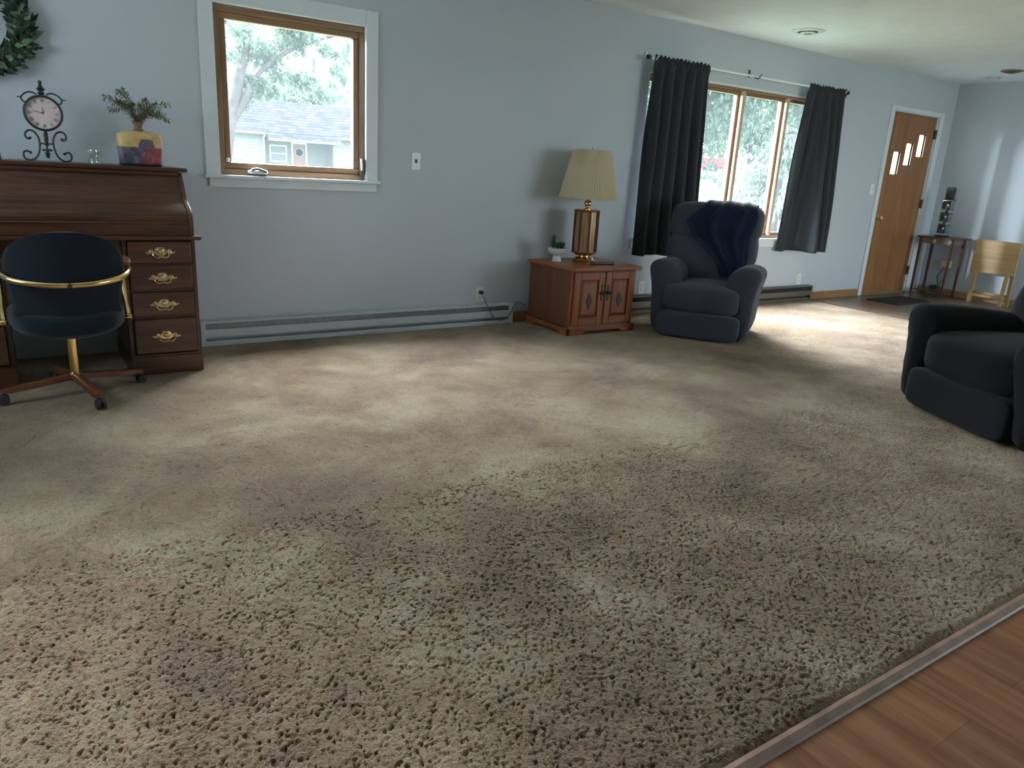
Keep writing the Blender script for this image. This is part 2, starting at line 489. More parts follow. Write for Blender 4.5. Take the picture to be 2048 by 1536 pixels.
sash_frame(1.118, 2.062, 1.058, 2.018, .036, .012, .10, 'window_frame', w)
sash_frame(1.152, 2.028, 1.092, 1.984, .042, .022, .075, 'sash', w, bev=.007)
m = MB(); sash_t = .006
m.box(1.192, 1.988, .05, .056, 1.132, 1.944)
m.build('pane', M_glass, w, False)
m = MB(); m.tube(bez([(1.17, .018, 1.136), (1.17, .012, 1.146), (1.176, .004, 1.15)]), .006).box(1.160, 1.180, .012, .022, 1.135, 1.16, .003)
tag(m.build('sash_clip', M_white2, w), 'small ivory clip')
m = MB(); m.puff((1.345, .0, 1.082), (.062, .028, .014), 3, 6)
ck = tag(m.build('crank_cover', M_white2, w), 'ivory crank cover')
m = MB(); m.tube(bez([(1.30, -.028, 1.093), (1.33, -.034, 1.102), (1.355, -.03, 1.096), (1.39, -.03, 1.086)]), [.013] + [.008] * 23 + [.011], 8)
tag(m.build('crank_handle', plain('crank_grey', (.12, .14, .16), .35, .3), ck), 'dark grey folded crank handle')
m = MB(); m.box(2.028, 2.050, -.008, .012, 1.085, 1.20, .004)
lk = tag(m.build('lock_plate', plain('lock_dark', (.08, .06, .05), .5), w), 'dark lock plate')
m = MB(); m.tube([(2.030, -.012, 1.20), (2.030, -.02, 1.16), (2.033, -.018, 1.125)], [.008, .009, .007], 8)
tag(m.build('lock_lever', M_white2, lk), 'ivory lock lever')

# ------------------------------------------------------------------ window 2 (bank of pine sashes)
w = struct(empty('window_2', (0, 0, 0)), 'wide pine window of several panes between dark curtains')
a, b, c, d = W2
m = MB(); m.box(a - .01, b + .01, -.03, .1, c - .026, c, .004).box(a - .03, b + .03, -.014, 0, c - .085, c - .026, .002)
m.build('sill', M_white, w, False)
m = MB(); m.box(a, a + .012, .0, .1, c, d).box(b - .012, b, 0, .1, c, d).box(a, b, 0, .1, d - .014, d)
m.build('casing', M_white, w, False)
MX = [a + .012, 5.155, 5.805, 6.455, b - .012]
fm = MB(); fm.box(MX[0], MX[-1], .02, .11, c, c + .022, .003).box(MX[0], MX[-1], .02, .11, d - .036, d - .014, .003)
fm.build('window_frame', M_winwood, w, False)
M_mull = plain('pale_pine', (.50, .36, .24), .4, var=.1)
for i, x in enumerate(MX):
    hw = .022 if 0 < i < 4 else .012
    m = MB(); m.box(x - hw, x + hw, .012, .11, c + .022, d - .036, .004); m.build('mullion', M_mull, w, False)
for x0, x1 in zip(MX, MX[1:]):
    s_ = empty('sash', (0, 0, 0)); s_.parent = w
    sash_frame(x0 + (.024 if x0 > 4.7 else .008), x1 - .024, c + .022, d - .036, .034, .045, .09, 'sash_rail', s_, bev=.004)
    m = MB(); m.box(x0 + .055, x1 - .055, .062, .067, c + .05, d - .064); m.build('pane', M_glass, s_, False)

# ------------------------------------------------------------------ front door
w = struct(empty('door_1', (0, 0, 0)), 'brown veneer front door with three stepped lites')
m = MB()
m.box(8.205, 8.275, -.018, 0, -.0, 2.105, .002).box(9.235, 9.325, -.018, 0, 0, 2.105, .002).box(8.275, 9.235, -.018, 0, 2.06, 2.105, .002)
m.box(8.27, 8.288, 0, .12, 0, 2.06).box(9.222, 9.24, 0, .12, 0, 2.06).box(8.288, 9.222, 0, .12, 2.05, 2.066)
m.build('casing', M_white, w, False)
LITES = [(8.435, 8.575, 1.385, 1.63), (8.67, 8.81, 1.495, 1.735), (8.905, 9.045, 1.60, 1.845)]
m = MB(); xs = [8.29, 9.22]
o = wall_with_holes('door_panel', 8.29, 9.22, .018, 2.048, .012, .055, LITES, None)
o.data.materials.clear(); o.data.materials.append(M_door); o.parent = w; del o['kind']
for L in LITES:
    m = MB()
    m.box(L[0] - .012, L[0], .006, .06, L[2] - .012, L[3] + .012).box(L[1], L[1] + .012, .006, .06, L[2] - .012, L[3] + .012)
    m.box(L[0], L[1], .006, .06, L[2] - .012, L[2]).box(L[0], L[1], .006, .06, L[3], L[3] + .012)
    f = m.build('lite_frame', M_door, w, False)
    MB().box(L[0], L[1], .03, .036, L[2], L[3]).build('pane', glass_mat('obscure_glass', .1, (1, 1, 1), .35), f, False)
m = MB(); m.lathe([(.030, 0), (.030, -.006), (.012, -.01), (.012, -.03), (.026, -.038), (.030, -.052), (.022, -.066), (0, -.068)], (8.353, .012, .892), 20, 'Y')
tag(m.build('door_knob', M_brass, w), 'brass door knob')
for z in (1.863, 1.068, .27):
    m = MB(); m.box(9.205, 9.237, -.006, .014, z - .05, z + .05, .002).tube([(9.226, -.008, z - .052), (9.226, -.008, z + .052)], .007, 8)
    tag(m.build('hinge', plain('dark_hinge', (.10, .055, .03), .45, .4), w), 'dark bronze hinge')
m = MB(); m.box(8.27, 9.24, -.03, .12, 0.0, .018, .004); m.build('threshold', plain('threshold_alu', (.30, .27, .23), .35, .5), w, False)

# ------------------------------------------------------------------ baseboard heaters


def heater(name, x0, x1, mb, mi, label):
    t = thing(name, label, 'heater')
    m = MB()
    m.prism([(-.004, .0), (-.004, .162), (-.056, .154), (-.060, .149), (-.060, .146), (-.010, .154), (-.010, .0)], x0, x1, 'X')
    m.build('back_panel', mb, t, False)
    m = MB(); m.prism([(-.062, .054), (-.066, .058), (-.066, .104), (-.060, .108), (-.057, .104), (-.057, .054)], x0 + .03, x1 - .03, 'X')
    m.build('front_cover', mb, t, False)
    m = MB(); m.prism([(-.058, .0), (-.058, .018), (-.050, .03), (-.010, .034), (-.010, .0)], x0 + .03, x1 - .03, 'X')
    m.build('bottom_rail', mb, t, False)
    m = MB(); m.box(x0 + .03, x1 - .03, -.046, -.011, .058, .142)
    k = x0 + .04
    m.build('fin_pack', mi, t, False)
    for s_, (q0, q1) in enumerate(((x0, x0 + .03), (x1 - .03, x1))):
        m = MB(); m.box(q0, q1, -.068, -.004, 0, .158, .004); m.build('end_cap', mb, t, False)
    return t


heater('baseboard_heater', .935, 3.30, M_heat, M_heatin, 'long white baseboard heater below the casement window')
heater('baseboard_heater', 4.36, 7.245, M_bronze, M_dark, 'dark bronze baseboard heater behind the blue grey recliner')

# ------------------------------------------------------------------ switches, outlets, cord


def plate(name, x, z, label, cat, holes, parent=None, y=0.0, group=None):
    t = thing(name, label, cat, (x, y, z), 0, group)
    MB().box(-.035, .035, -.006, 0, -.058, .058, .003).build('cover_plate', M_white2, t, False)
    if holes == 'switch':
        MB().box(-.006, .006, -.016, -.005, -.012, .014, .002).build('toggle', M_blackpl if x < 4 else M_white2, t, False)
    else:
        for dz in (.02, -.02):
            MB().lathe([(.016, 0), (.016, -.002), (0, -.0025)], (0, -.006, dz), 16, 'Y').build('receptacle', plain('receptacle_plastic', (.55, .57, .58), .4), t)
    return t


plate('light_switch', 2.442, 1.205, 'white switch plate with dark toggle right of the casement window', 'switch', 'switch')
plate('light_switch', 8.12, 1.205, 'pale switch plate on the wall left of the front door', 'switch', 'switch')
plate('wall_outlet', 3.02, .232, 'white outlet with a black plug above the white heater', 'outlet', 'o')
plate('wall_outlet', 4.738, .225, 'white outlet between the oak cabinet and the blue grey recliner', 'outlet', 'o')
plate('wall_outlet', 7.055, .228, 'pale outlet above the right end of the dark heater', 'outlet', 'o')
t = thing('power_cord', 'thin grey cord drooping from the outlet over the white heater', 'cord')
MB().box(3.006, 3.036, -.034, -.0075, .240, .268, .006).build('plug', M_blackpl, t)
MB().tube(bez([(3.02, -.03, .243), (3.03, -.055, .20), (3.05, -.085, .150), (3.09, -.092, .075), (3.16, -.088, .035), (3.24, -.085, .06), (3.29, -.078, .13), (3.34, -.05, .165), (3.41, -.03, .148), (3.46, -.016, .12)], 6), .0035, 6).build('cable', plain('cord_grey', (.13, .11, .10), .5), t)

# ------------------------------------------------------------------ roll top desk
t = thing('roll_top_desk', 'dark walnut roll top desk with brass pulls against the wall', 'desk', (.25, -.3, 0))
t.location = (0, 0, 0)
DX0, DX1, DF = -.38, .83, -.60
m = MB(); m.box(DX0 - .03, DX1 + .03, DF - .035, -.03, .728, .748, .006, 3); m.build('worktop', M_desk, t, False)
# the S-shaped ends of the roll
prof = bez([(-.03, .748), (-.600, .748), (-.604, .800), (-.592, .850), (-.550, .892), (-.500, .912), (-.465, .938), (-.430, .985), (-.395, 1.03), (-.365, 1.062)], 6)
pr = [(-.03, .748)] + [(-.600, .748)] + [(q.x, q.y) for q in bez([(-.600, .748, 0), (-.606, .800, 0), (-.590, .855, 0), (-.545, .893, 0), (-.495, .914, 0), (-.462, .942, 0), (-.430, .985, 0), (-.395, 1.03, 0), (-.362, 1.066, 0)], 5)][1:] + [(-.03, 1.066)]
for x in (DX0, DX1 - .022):
    MB().prism(pr, x, x + .022, 'X').build('roll_side', M_deskz, t, False, bevel=.003)
MB().box(DX0 - .028, DX1 + .028, -.385, -.025, 1.070, 1.092, .007, 3).build('top_board', M_desk, t, False)
MB().prism([(-.376, 1.070), (-.384, 1.060), (-.384, 1.052), (-.372, 1.036), (-.350, 1.030), (-.350, 1.070)], DX0 + .022, DX1 - .022, 'X').build('top_rail', M_desk, t, False)
# tambour made of narrow slats following the curve
tp = bez([(-.585, .812, 0), (-.588, .835, 0), (-.570, .868, 0), (-.530, .892, 0), (-.482, .912, 0), (-.450, .942, 0), (-.418, .985, 0), (-.385, 1.03, 0), (-.368, 1.05, 0)], 14)
m = MB(); L = [0]
for q0, q1 in zip(tp, tp[1:]): L.append(L[-1] + (q1 - q0).length)
ns = 17
ring = []
for k in range(ns * 6 + 1):
    s_ = L[-1] * k / (ns * 6)
    i = max(j for j in range(len(L)) if L[j] <= s_ + 1e-9); i = min(i, len(tp) - 2)
    q = tp[i].lerp(tp[i + 1], (s_ - L[i]) / (L[i + 1] - L[i])); tg = (tp[i + 1] - tp[i]).normalized(); nr = Vector((-tg.y, tg.x, 0))
    ph = (k % 6) / 6; off = .0012 * (math.sin(PI * ph) ** .5) if k % 6 else -.0004
    ring.append((q.x + nr.x * off, q.y + nr.y * off))
poly = ring + [(x + .012, z - .004) for x, z in ring[::-1]]
m.prism(poly, DX0 + .022, DX1 - .022, 'X'); m.build('tambour', M_desk, t, ang=30)
m = MB(); m.prism([(-.597, .750), (-.600, .806), (-.604, .812), (-.600, .820), (-.575, .820), (-.575, .750)], DX0 + .024, DX1 - .024, 'X')
br = m.build('bottom_board', M_desk, t, False)
for hx in (.655,):
    m = MB(); m.box(hx - .062, hx + .062, -.603, -.598, .776, .787, .002)
    m.build('finger_pull', M_desk, br, False)
# pedestals
M_deskd = M_desk


def pull(parent, x, y, z, s=1.0):
    """batwing brass pull: pierced back plate, two posts, hanging bail"""
    pl = empty('pull', (x, y, z)); pl.parent = parent; pl.scale = (s, 1, s)
    out = []
    half = [(0, .026), (.012, .027), (.022, .020), (.026, .010), (.033, .012), (.040, .017), (.048, .014), (.052, .006), (.060, .002), (.070, .006), (.066, -.002), (.056, -.007), (.044, -.008), (.034, -.004), (.026, -.008), (.016, -.016), (.007, -.018), (0, -.014)]
    poly = half + [(-a_, b_) for a_, b_ in half[-2:0:-1]]
    m = MB(); m.prism([(a_, b_) for a_, b_ in poly], -.003, 0, 'Y')
    m.puff((0, -.004, .009), (.017, .005, .013), 2.2, 4).puff((-.043, -.004, .004), (.009, .004, .008), 2.2, 3).puff((.043, -.004, .004), (.009, .004, .008), 2.2, 3)
    m.build('back_plate', M_brassold, pl, bevel=.0008)
    m = MB(); m.tube(bez([(-.035, -.012, .002), (-.036, -.020, -.012), (-.020, -.024, -.023), (0, -.025, -.019), (.020, -.024, -.023), (.036, -.020, -.012), (.035, -.012, .002)], 5), [.003] * 5 + [.0038] * 20 + [.003] * 6, 8)
    m.tube([(-.035, 0, .002), (-.035, -.014, .002)], .004, 8).tube([(.035, 0, .002), (.035, -.014, .002)], .004, 8)
    m.build('bail', M_brassold, pl)
    return pl


for px0, px1 in ((.478, DX1), (DX0, -.045)):
    m = MB()
    m.box(px0, px0 + .018, DF, -.03, .085, .728).box(px1 - .018, px1, DF, -.03, .085, .728).box(px0, px1, -.045, -.03, .085, .728)
    m.box(px0 + .018, px1 - .018, DF, -.045, .085, .11).box(px0 + .018, px1 - .018, DF + .03, -.045, .7, .728)
    for z in (.59, .45, .305): m.box(px0 + .018, px1 - .018, DF + .002, -.2, z + .002, z + .014)
    m.build('pedestal', M_deskz, t, False)
    m = MB(); m.box(px0 - .006, px1 + .006, DF - .010, -.03, 0, .100, .004); m.build('plinth', M_desk, t, False)
    for z0, z1 in ((.607, .722), (.467, .592), (.322, .452), (.118, .308)):
        m = MB(); m.box(px0 + .022, px1 - .022, DF - .018, DF + .012, z0, z1, .007, 3)
        dr = m.build('drawer', M_desk, t, False)
        pull(dr, (px0 + px1) / 2, DF - .018, (z0 + z1) / 2 - .001, 1.06)
MB().box(-.045, .478, -.585, -.565, .655, .728, .002).build('apron', M_desk, t, False)

# ------------------------------------------------------------------ swivel chair
t = thing('swivel_chair', 'navy swivel chair with brass hoop arms at the desk', 'chair', (.196, -.82, 0))


def back_shell():
    m = MB(); nz, na = 26, 26; rings = []
    zt, zb = .818, .43

    def half(z):
        u = (z - .655) / (zt - .655)
        if u > 0: return .236 * max(0.0, 1 - u ** 2.6) ** .5
        v = (.655 - z) / (.655 - zb)
        return .236 - .032 * v ** 1.4 + .018 * max(0, v - .75) * 4

    def P(a, z, off):
        hw = half(z) - (.0 if off < .02 else .006); x = a * hw
        # wraps forward round the sitter; leans back towards the top
        y = -.215 + .85 * x * x * 1.9 - .10 * (z - zb) / (zt - zb) + off
        return Vector((x, y, z))
    zs = [zb + (zt - .0008 - zb) * (1 - (1 - i / nz) ** 1.8) for i in range(nz + 1)]
    for z in zs:
        front = [P(-1 + 2 * j / na, z, .0) for j in range(na + 1)]
        k = min(1, half(z) / .1)
        bk = []
        for j in range(na + 1):
            a_ = 1 - 2 * j / na; th = .065 * (1 - abs(a_) ** 5) * k + .006
            bk.append(P(a_, z, th))
        rings.append(front + bk)
    m.loft(rings); return m


back_shell().build('backrest', M_navy, t, ang=70)
m = MB()
m.puff((0, -.0, .385), (.243, .235, .068), 3.2, 14, lambda q, h: Vector((q.x * (1 + .10 * (q.y / h[1])), q.y, q.z - .012 * (1 - (q.x / h[0]) ** 2) * (q.z < 0) + .012 * (q.x / h[0]) ** 2)))
m.build('seat', M_navy, t, ang=180)
# piping seam round the seat back
R_ = .0135
arm = bez([(0, -.355, .592), (.10, -.347, .597), (.20, -.295, .610), (.247, -.215, .628), (.262, -.10, .640), (.268, .05, .640), (.268, .155, .612), (.266, .185, .55), (.264, .13, .46), (.262, .05, .40), (.258, .02, .375)], 6)
pts = [Vector((-q.x, q.y, q.z)) for q in arm[:0:-1]] + arm
MB().tube(pts, R_, 12).build('hoop_arm', M_brass, t)
for sx in (-1, 1):
    MB().lathe([(0, -.02), (.012, -.018), (.016, -.008), (.016, .01), (0, .016)], (sx * .262, .0, .372), 14, 'X').build('arm_bolt', M_brass, t)
    MB().puff((sx * .262, .02, .655), (.024, .12, .012), 3, 6).build('arm_pad', plain('arm_pad_wood', (.14, .035, .02), .35), t)
MB().puff((0, -.366, .592), (.011, .006, .011), 2, 3).build('screw', plain('dark_screw', (.12, .07, .03), .3, .8), t)
MB().box(-.07, .07, -.09, .09, .300, .326, .01).lathe([(.034, .31), (.034, .292), (.026, .286)], (0, 0, 0), 18).build('swivel_plate', M_black, t)
MB().tube([(0, 0, .30), (0, 0, .095)], .0225, 20).build('post', M_brass, t)
bs = MB(); bs.lathe([(.03, .072), (.036, .09), (.030, .108), (.02, .112)], (0, 0, 0), 20)
hub = bs.build('base_hub', M_brassold, t)
a0 = math.radians(14)
for k in range(4):
    a_ = a0 + k * PI / 2; ux, uy = math.cos(a_), math.sin(a_); px_, py_ = -uy, ux
    m = MB(); rings = []
    for s_, wd, z0, z1 in ((.02, .022, .078, .108), (.10, .021, .070, .099), (.20, .019, .060, .088), (.29, .017, .055, .080), (.318, .014, .056, .077)):
        cx, cy = ux * s_, uy * s_
        rings.append([(cx + px_ * wd, cy + py_ * wd, z0), (cx + px_ * wd, cy + py_ * wd, z1 - .006), (cx + px_ * wd * .5, cy + py_ * wd * .5, z1), (cx - px_ * wd * .5, cy - py_ * wd * .5, z1), (cx - px_ * wd, cy - py_ * wd, z1 - .006), (cx - px_ * wd, cy - py_ * wd, z0)])
    m.loft(rings); lg = m.build('leg', wood('chair_leg_wood', (.07, .022, .010), (.13, .045, .020), (.20, .08, .035), 'X', .3), t, ang=50)
    m = MB(); cx, cy = ux * .302, uy * .302
    m.tube([(cx, cy, .062), (cx, cy, .045)], .008, 8)
    for sg in (-1, 1):
        c0 = Vector((cx + ux * .008, cy + uy * .008, .024)) + Vector((px_, py_, 0)) * sg * .006
        m.tube([c0, c0 + Vector((px_, py_, 0)) * sg * .014], [.024, .022], 16)
    m.puff((cx + ux * .004, cy + uy * .004, .036), (.020, .020, .014), 2.4, 4)
    m.build('caster', M_rubber, lg, ang=50)

# ------------------------------------------------------------------ things on the desk top
TZ = 1.092
t = thing('table_clock', 'black scrollwork clock with a round white face on the desk', 'clock', (.213, -.24, TZ))


def bar(m, pts, r=.0048, curl=None, n=8): return m.tube(bez([(x, 0, z) for x, z in pts], 7), r, n)


for s_ in (-1, 1):
    m = MB()
    bar(m, [(s_ * a_, b_) for a_, b_ in ((.075, .042), (.093, .048), (.105, .038), (.104, .016), (.088, .004), (.066, .006), (.046, .024), (.034, .055), (.030, .09), (.034, .118), (.048, .142), (.068, .150), (.085, .140), (.090, .122), (.080, .108), (.068, .112))], .0045)
    m.puff((s_ * .075, 0, .041), (.007, .007, .007), 2, 3).puff((s_ * .070, 0, .112), (.007, .007, .007), 2, 3)
    m.build('scroll', M_black, t); m = MB()
    bar(m, [(s_ * .020, .326), (s_ * .045, .334), (s_ * .070, .326), (s_ * .088, .305), (s_ * .082, .288), (s_ * .068, .284)], .0036)
    m.tube([(s_ * .084, 0, .310), (s_ * .10, 0, .306), (s_ * .108, 0, .309)], [.004, .0025, .001], 6)
    m.build('top_scroll', M_black, t)
m = MB(); bar(m, [(-.032, .084), (-.015, .088), (0, .080), (.015, .088), (.032, .084)], .0036)
m.build('crossbar', M_black, t)
m = MB(); m.lathe([(.004, .150), (.009, .142), (.010, .11), (.007, .09), (.004, .08), (.004, .062), (.014, .060), (.016, .054), (.006, .05), (.005, .036), (.010, .032), (.008, .022), (.001, .014)], (0, 0, 0), 12)
for s_ in (-1, 1): m.puff((s_ * .014, 0, .056), (.009, .005, .006), 2, 3).puff((s_ * .008, 0, .040), (.006, .004, .004), 2, 3)
m.build('drop_finial', M_black, t)
m = MB(); m.lathe([(.012, .325), (.016, .333), (.010, .340), (.007, .348), (.014, .354), (.010, .364), (.006, .372), (.009, .382), (.007, .390), (.001, .394)], (0, 0, 0), 12)
for s_ in (-1, 1): m.tube([(s_ * .006, 0, .345), (s_ * .016, 0, .350), (s_ * .018, 0, .356)], [.005, .004, .001], 6)
m.build('top_finial', M_black, t)
cz = .236
m = MB(); m.lathe([(.078, .014), (.086, .010), (.088, -.004), (.084, -.016), (.078, -.018), (.076, -.004), (.078, .014)], (0, 0, cz), 40, 'Y', cap=False)
cs = m.build('clock_case', M_black, t)
m = MB(); m.lathe([(0.0, .006), (.078, .006), (.078, -.006), (0, -.006)], (0, 0, cz), 40, 'Y')
fc = tag(m.build('clock_face', plain('clock_paper', (.62, .52, .52), .35, var=.08, vscale=20), t), 'cream clock face with black numerals')
NUM = ['XII', 'I', 'II', 'III', 'IIII', 'V', 'VI', 'VII', 'VIII', 'IX', 'X', 'XI']
m = MB()
for k, s_ in enumerate(NUM):
    a_ = PI / 2 - k * PI / 6; wds = {'I': .004, 'V': .008, 'X': .008}; tot = sum(wds[ch] for ch in s_); u0 = -tot / 2
    er = Vector((math.cos(a_), 0, math.sin(a_))); et = Vector((er.z, 0, -er.x)); c0 = er * .061 + Vector((0, -.0072, cz))
    for ch in s_:
        uc = u0 + wds[ch] / 2
        segs = {'I': [((0, -.008), (0, .008))], 'V': [((-.003, .008), (0, -.008)), ((.003, .008), (0, -.008))], 'X': [((-.003, -.008), (.003, .008)), ((.003, -.008), (-.003, .008))]}[ch]
        for (p0, p1) in segs: m.tube([c0 + et * (uc + p0[0]) + er * p0[1], c0 + et * (uc + p1[0]) + er * p1[1]], .0007, 4)
        u0 += wds[ch]
m.build('numerals', M_black, fc, False)
m = MB()
for ang, ln in ((math.radians(168), .048), (math.radians(95), .03)): m.tube([(0, -.009, cz), (ln * math.cos(ang), -.009, cz + ln * math.sin(ang))], [.002, .0008], 6)
m.puff((0, -.009, cz), (.004, .002, .004), 2, 3); m.build('hands', M_black, fc, False)
m = MB(); m.lathe([(0, -.024), (.03, -.0225), (.06, -.018), (.077, -.012)], (0, 0, cz), 32, 'Y'); m.build('clock_glass', M_clear, t)

t = thing('glass_votive', 'small clear ribbed glass tumbler between the clock and the vase', 'glass', (.420, -.27, TZ))
m = MB(); m.lathe([(.024, 0), (.027, .004), (.025, .010), (.028, .018), (.026, .026), (.029, .034), (.027, .042), (.030, .052), (.029, .070), (.027, .070), (.026, .04), (.022, .012), (0, .010)], (0, 0, 0), 24)
m.build('tumbler', plain('cut_glass', (.40, .50, .44), .06, .55, .3, 30), t)

# flat bottle vase, painted
m_, nt_, b_ = nt('painted_vase'); v = coords(nt_)
sp = N(nt_, 'ShaderNodeSeparateXYZ'); nt_.links.new(v, sp.inputs[0])
n_lo = noi(nt_, v, 16, 5, .7, .8)
low = ramp(nt_, n_lo, [(.28, (.018, .018, .032)), (.45, (.075, .070, .10)), (.62, (.20, .19, .22)), (.8, (.10, .09, .12))])
red = ramp(nt_, n_lo, [(.3, (.16, .015, .025)), (.55, (.36, .045, .055)), (.75, (.50, .20, .22))])
xf = N(nt_, 'ShaderNodeMath', operation='MULTIPLY_ADD'); nt_.links.new(sp.outputs[0], xf.inputs[0]); xf.inputs[1].default_value = 9; xf.inputs[2].default_value = .15
xn = N(nt_, 'ShaderNodeMath', operation='ADD', use_clamp=True); nt_.links.new(xf.outputs[0], xn.inputs[0])
nn = N(nt_, 'ShaderNodeMath', operation='MULTIPLY_ADD'); nt_.links.new(noi(nt_, v, 9, 3), nn.inputs[0]); nn.inputs[1].default_value = .9; nn.inputs[2].default_value = -.4; nt_.links.new(nn.outputs[0], xn.inputs[1])
mA = N(nt_, 'ShaderNodeMix', data_type='RGBA'); nt_.links.new(xn.outputs[0], mA.inputs[0]); nt_.links.new(low, mA.inputs[6]); nt_.links.new(red, mA.inputs[7])
tan = ramp(nt_, noi(nt_, v, 20, 4, .6), [(.3, (.40, .25, .09)), (.6, (.55, .38, .16)), (.8, (.60, .47, .22))])
# purple leaf: wedge over the join
d1 = N(nt_, 'ShaderNodeVectorMath', operation='DISTANCE'); nt_.links.new(v, d1.inputs[0]); d1.inputs[1].default_value = (.028, -.04, .105)
dn = N(nt_, 'ShaderNodeMath', operation='MULTIPLY_ADD'); nt_.links.new(noi(nt_, v, 45, 3), dn.inputs[0]); dn.inputs[1].default_value = .05; nt_.links.new(d1.outputs['Value'], dn.inputs[2])
lf = N(nt_, 'ShaderNodeMath', operation='LESS_THAN'); nt_.links.new(dn.outputs[0], lf.inputs[0]); lf.inputs[1].default_value = .064
mB_ = N(nt_, 'ShaderNodeMix', data_type='RGBA'); nt_.links.new(lf.outputs[0], mB_.inputs[0]); nt_.links.new(tan, mB_.inputs[6]); mB_.inputs[7].default_value = (.115, .085, .12, 1)
g1 = N(nt_, 'ShaderNodeMath', operation='GREATER_THAN'); nt_.links.new(sp.outputs[2], g1.inputs[0]); g1.inputs[1].default_value = .098
mC = N(nt_, 'ShaderNodeMix', data_type='RGBA'); nt_.links.new(g1.outputs[0], mC.inputs[0]); nt_.links.new(mA.outputs[2], mC.inputs[6]); nt_.links.new(mB_.outputs[2], mC.inputs[7])
nt_.links.new(mC.outputs[2], b_.inputs['Base Color']); b_.inputs['Roughness'].default_value = .42
M_vase = m_
t = thing('painted_vase', 'squat flat vase painted ochre above grey and red', 'vase', (.641, -.29, TZ))
m = MB(); rings = []
for hw, hd, z in ((.098, .034, 0), (.104, .038, .006), (.107, .042, .06), (.112, .045, .12), (.113, .044, .145), (.106, .040, .162), (.085, .032, .173), (.055, .026, .179), (.030, .022, .183)):
    rings.append([(hw * math.copysign(abs(math.cos(2 * PI * j / 40)) ** .6, math.cos(2 * PI * j / 40)), hd * math.copysign(abs(math.sin(2 * PI * j / 40)) ** .7, math.sin(2 * PI * j / 40)), z) for j in range(40)])
m.loft(rings); m.build('body', M_vase, t, ang=60)
m = MB(); rings = []
for hw, hd, z in ((.099, .035, .0005), (.1055, .0395, .0055), (.1062, .0405, .012)):
    rings.append([(hw * math.copysign(abs(math.cos(2 * PI * j / 40)) ** .6, math.cos(2 * PI * j / 40)), hd * math.copysign(abs(math.sin(2 * PI * j / 40)) ** .7, math.sin(2 * PI * j / 40)), z) for j in range(40)])
m.loft(rings); m.build('foot_band', M_black, t, ang=60)
m = MB(); m.lathe([(.033, .180), (.028, .186), (.021, .191), (.020, .205), (.026, .222), (.030, .228), (.026, .228), (.018, .21), (.016, .195)], (0, 0, 0), 24)
m.build('neck', plain('vase_neck', (.17, .095, .06), .5, var=.3, vscale=30), t)


def leaf(m, p, d, ln, wd, up_=Vector((0, 0, 1)), droop=.2):
    """pointed leaf with a fold, from p along d"""
    d = Vector(d).normalized(); s_ = d.cross(up_)
    s_ = s_.normalized() if s_.length > 1e-3 else Vector((1, 0, 0)); n_ = s_.cross(d)
    P0 = Vector(p); mid = P0 + d * ln * .45 - n_ * ln * droop * .2; tip = P0 + d * ln - n_ * ln * droop
    vs0 = [m.b.verts.new(q) for q in (P0, mid + s_ * wd / 2 + n_ * wd * .15, tip, mid - s_ * wd / 2 + n_ * wd * .15, mid - n_ * wd * .05)]
    m.b.faces.new((vs0[0], vs0[1], vs0[4])); m.b.faces.new((vs0[1], vs0[2], vs0[4])); m.b.faces.new((vs0[2], vs0[3], vs0[4])); m.b.faces.new((vs0[3], vs0[0], vs0[4]))


rnd = random.Random(11)
t = thing('dried_fern', 'spray of dried green fern standing in the painted vase', 'plant', (.641, -.29, TZ + .205))
mS = MB(); mL = MB()
ends = [(-.155, .135), (-.10, .165), (-.065, .18), (-.13, .075), (-.085, .12), (-.05, .10), (.155, .125), (.12, .09), (.165, .04), (.10, .06), (.135, .065), (.05, .135), (.02, .10), (-.02, .11), (-.11, .11), (.09, .11)]
for ex, ez in ends:
    ey = rnd.uniform(-.05, .05); k = .55 * ez + .035
    pts = bez([(0, 0, -.12), (rnd.uniform(-.008, .008), 0, 0.0), (ex * .45, ey * .5, k * .9 + .01), (ex, ey, ez)], 7)
    mS.tube(pts, [.0016] * (len(pts) - 1) + [.0006], 5)
    for i in range(9, len(pts)):
        tg = (pts[i] - pts[i - 1]).normalized()
        for s_ in (-1, 1):
            for _ in range(2):
                sd = Vector((tg.z, rnd.uniform(-.8, .8), -tg.x)) * s_ + tg * .6
                leaf(mL, pts[i].lerp(pts[i - 1], rnd.random()), sd, rnd.uniform(.015, .030), .009)
    leaf(mL, pts[-1], pts[-1] - pts[-2], .018, .007)
mS.build('stems', plain('fern_stem', (.11, .075, .04), .7), t)
mL.build('fronds', leaf_mat('dried_fern_green', (.09, .12, .05), (.24, .27, .13), .2), t, False)

t = thing('metal_picture_stand', 'slim black metal stand cut off at the left edge of the desk', 'stand', (-.02, -.26, TZ))
m = MB(); m.tube([(.028, 0, .0), (.012, 0, .14)], .004, 6).tube([(-.16, 0, 0), (-.13, 0, .14)], .004, 6).tube([(-.16, 0, .004), (.028, 0, .004)], .004, 6)
m.build('frame', M_black, t)

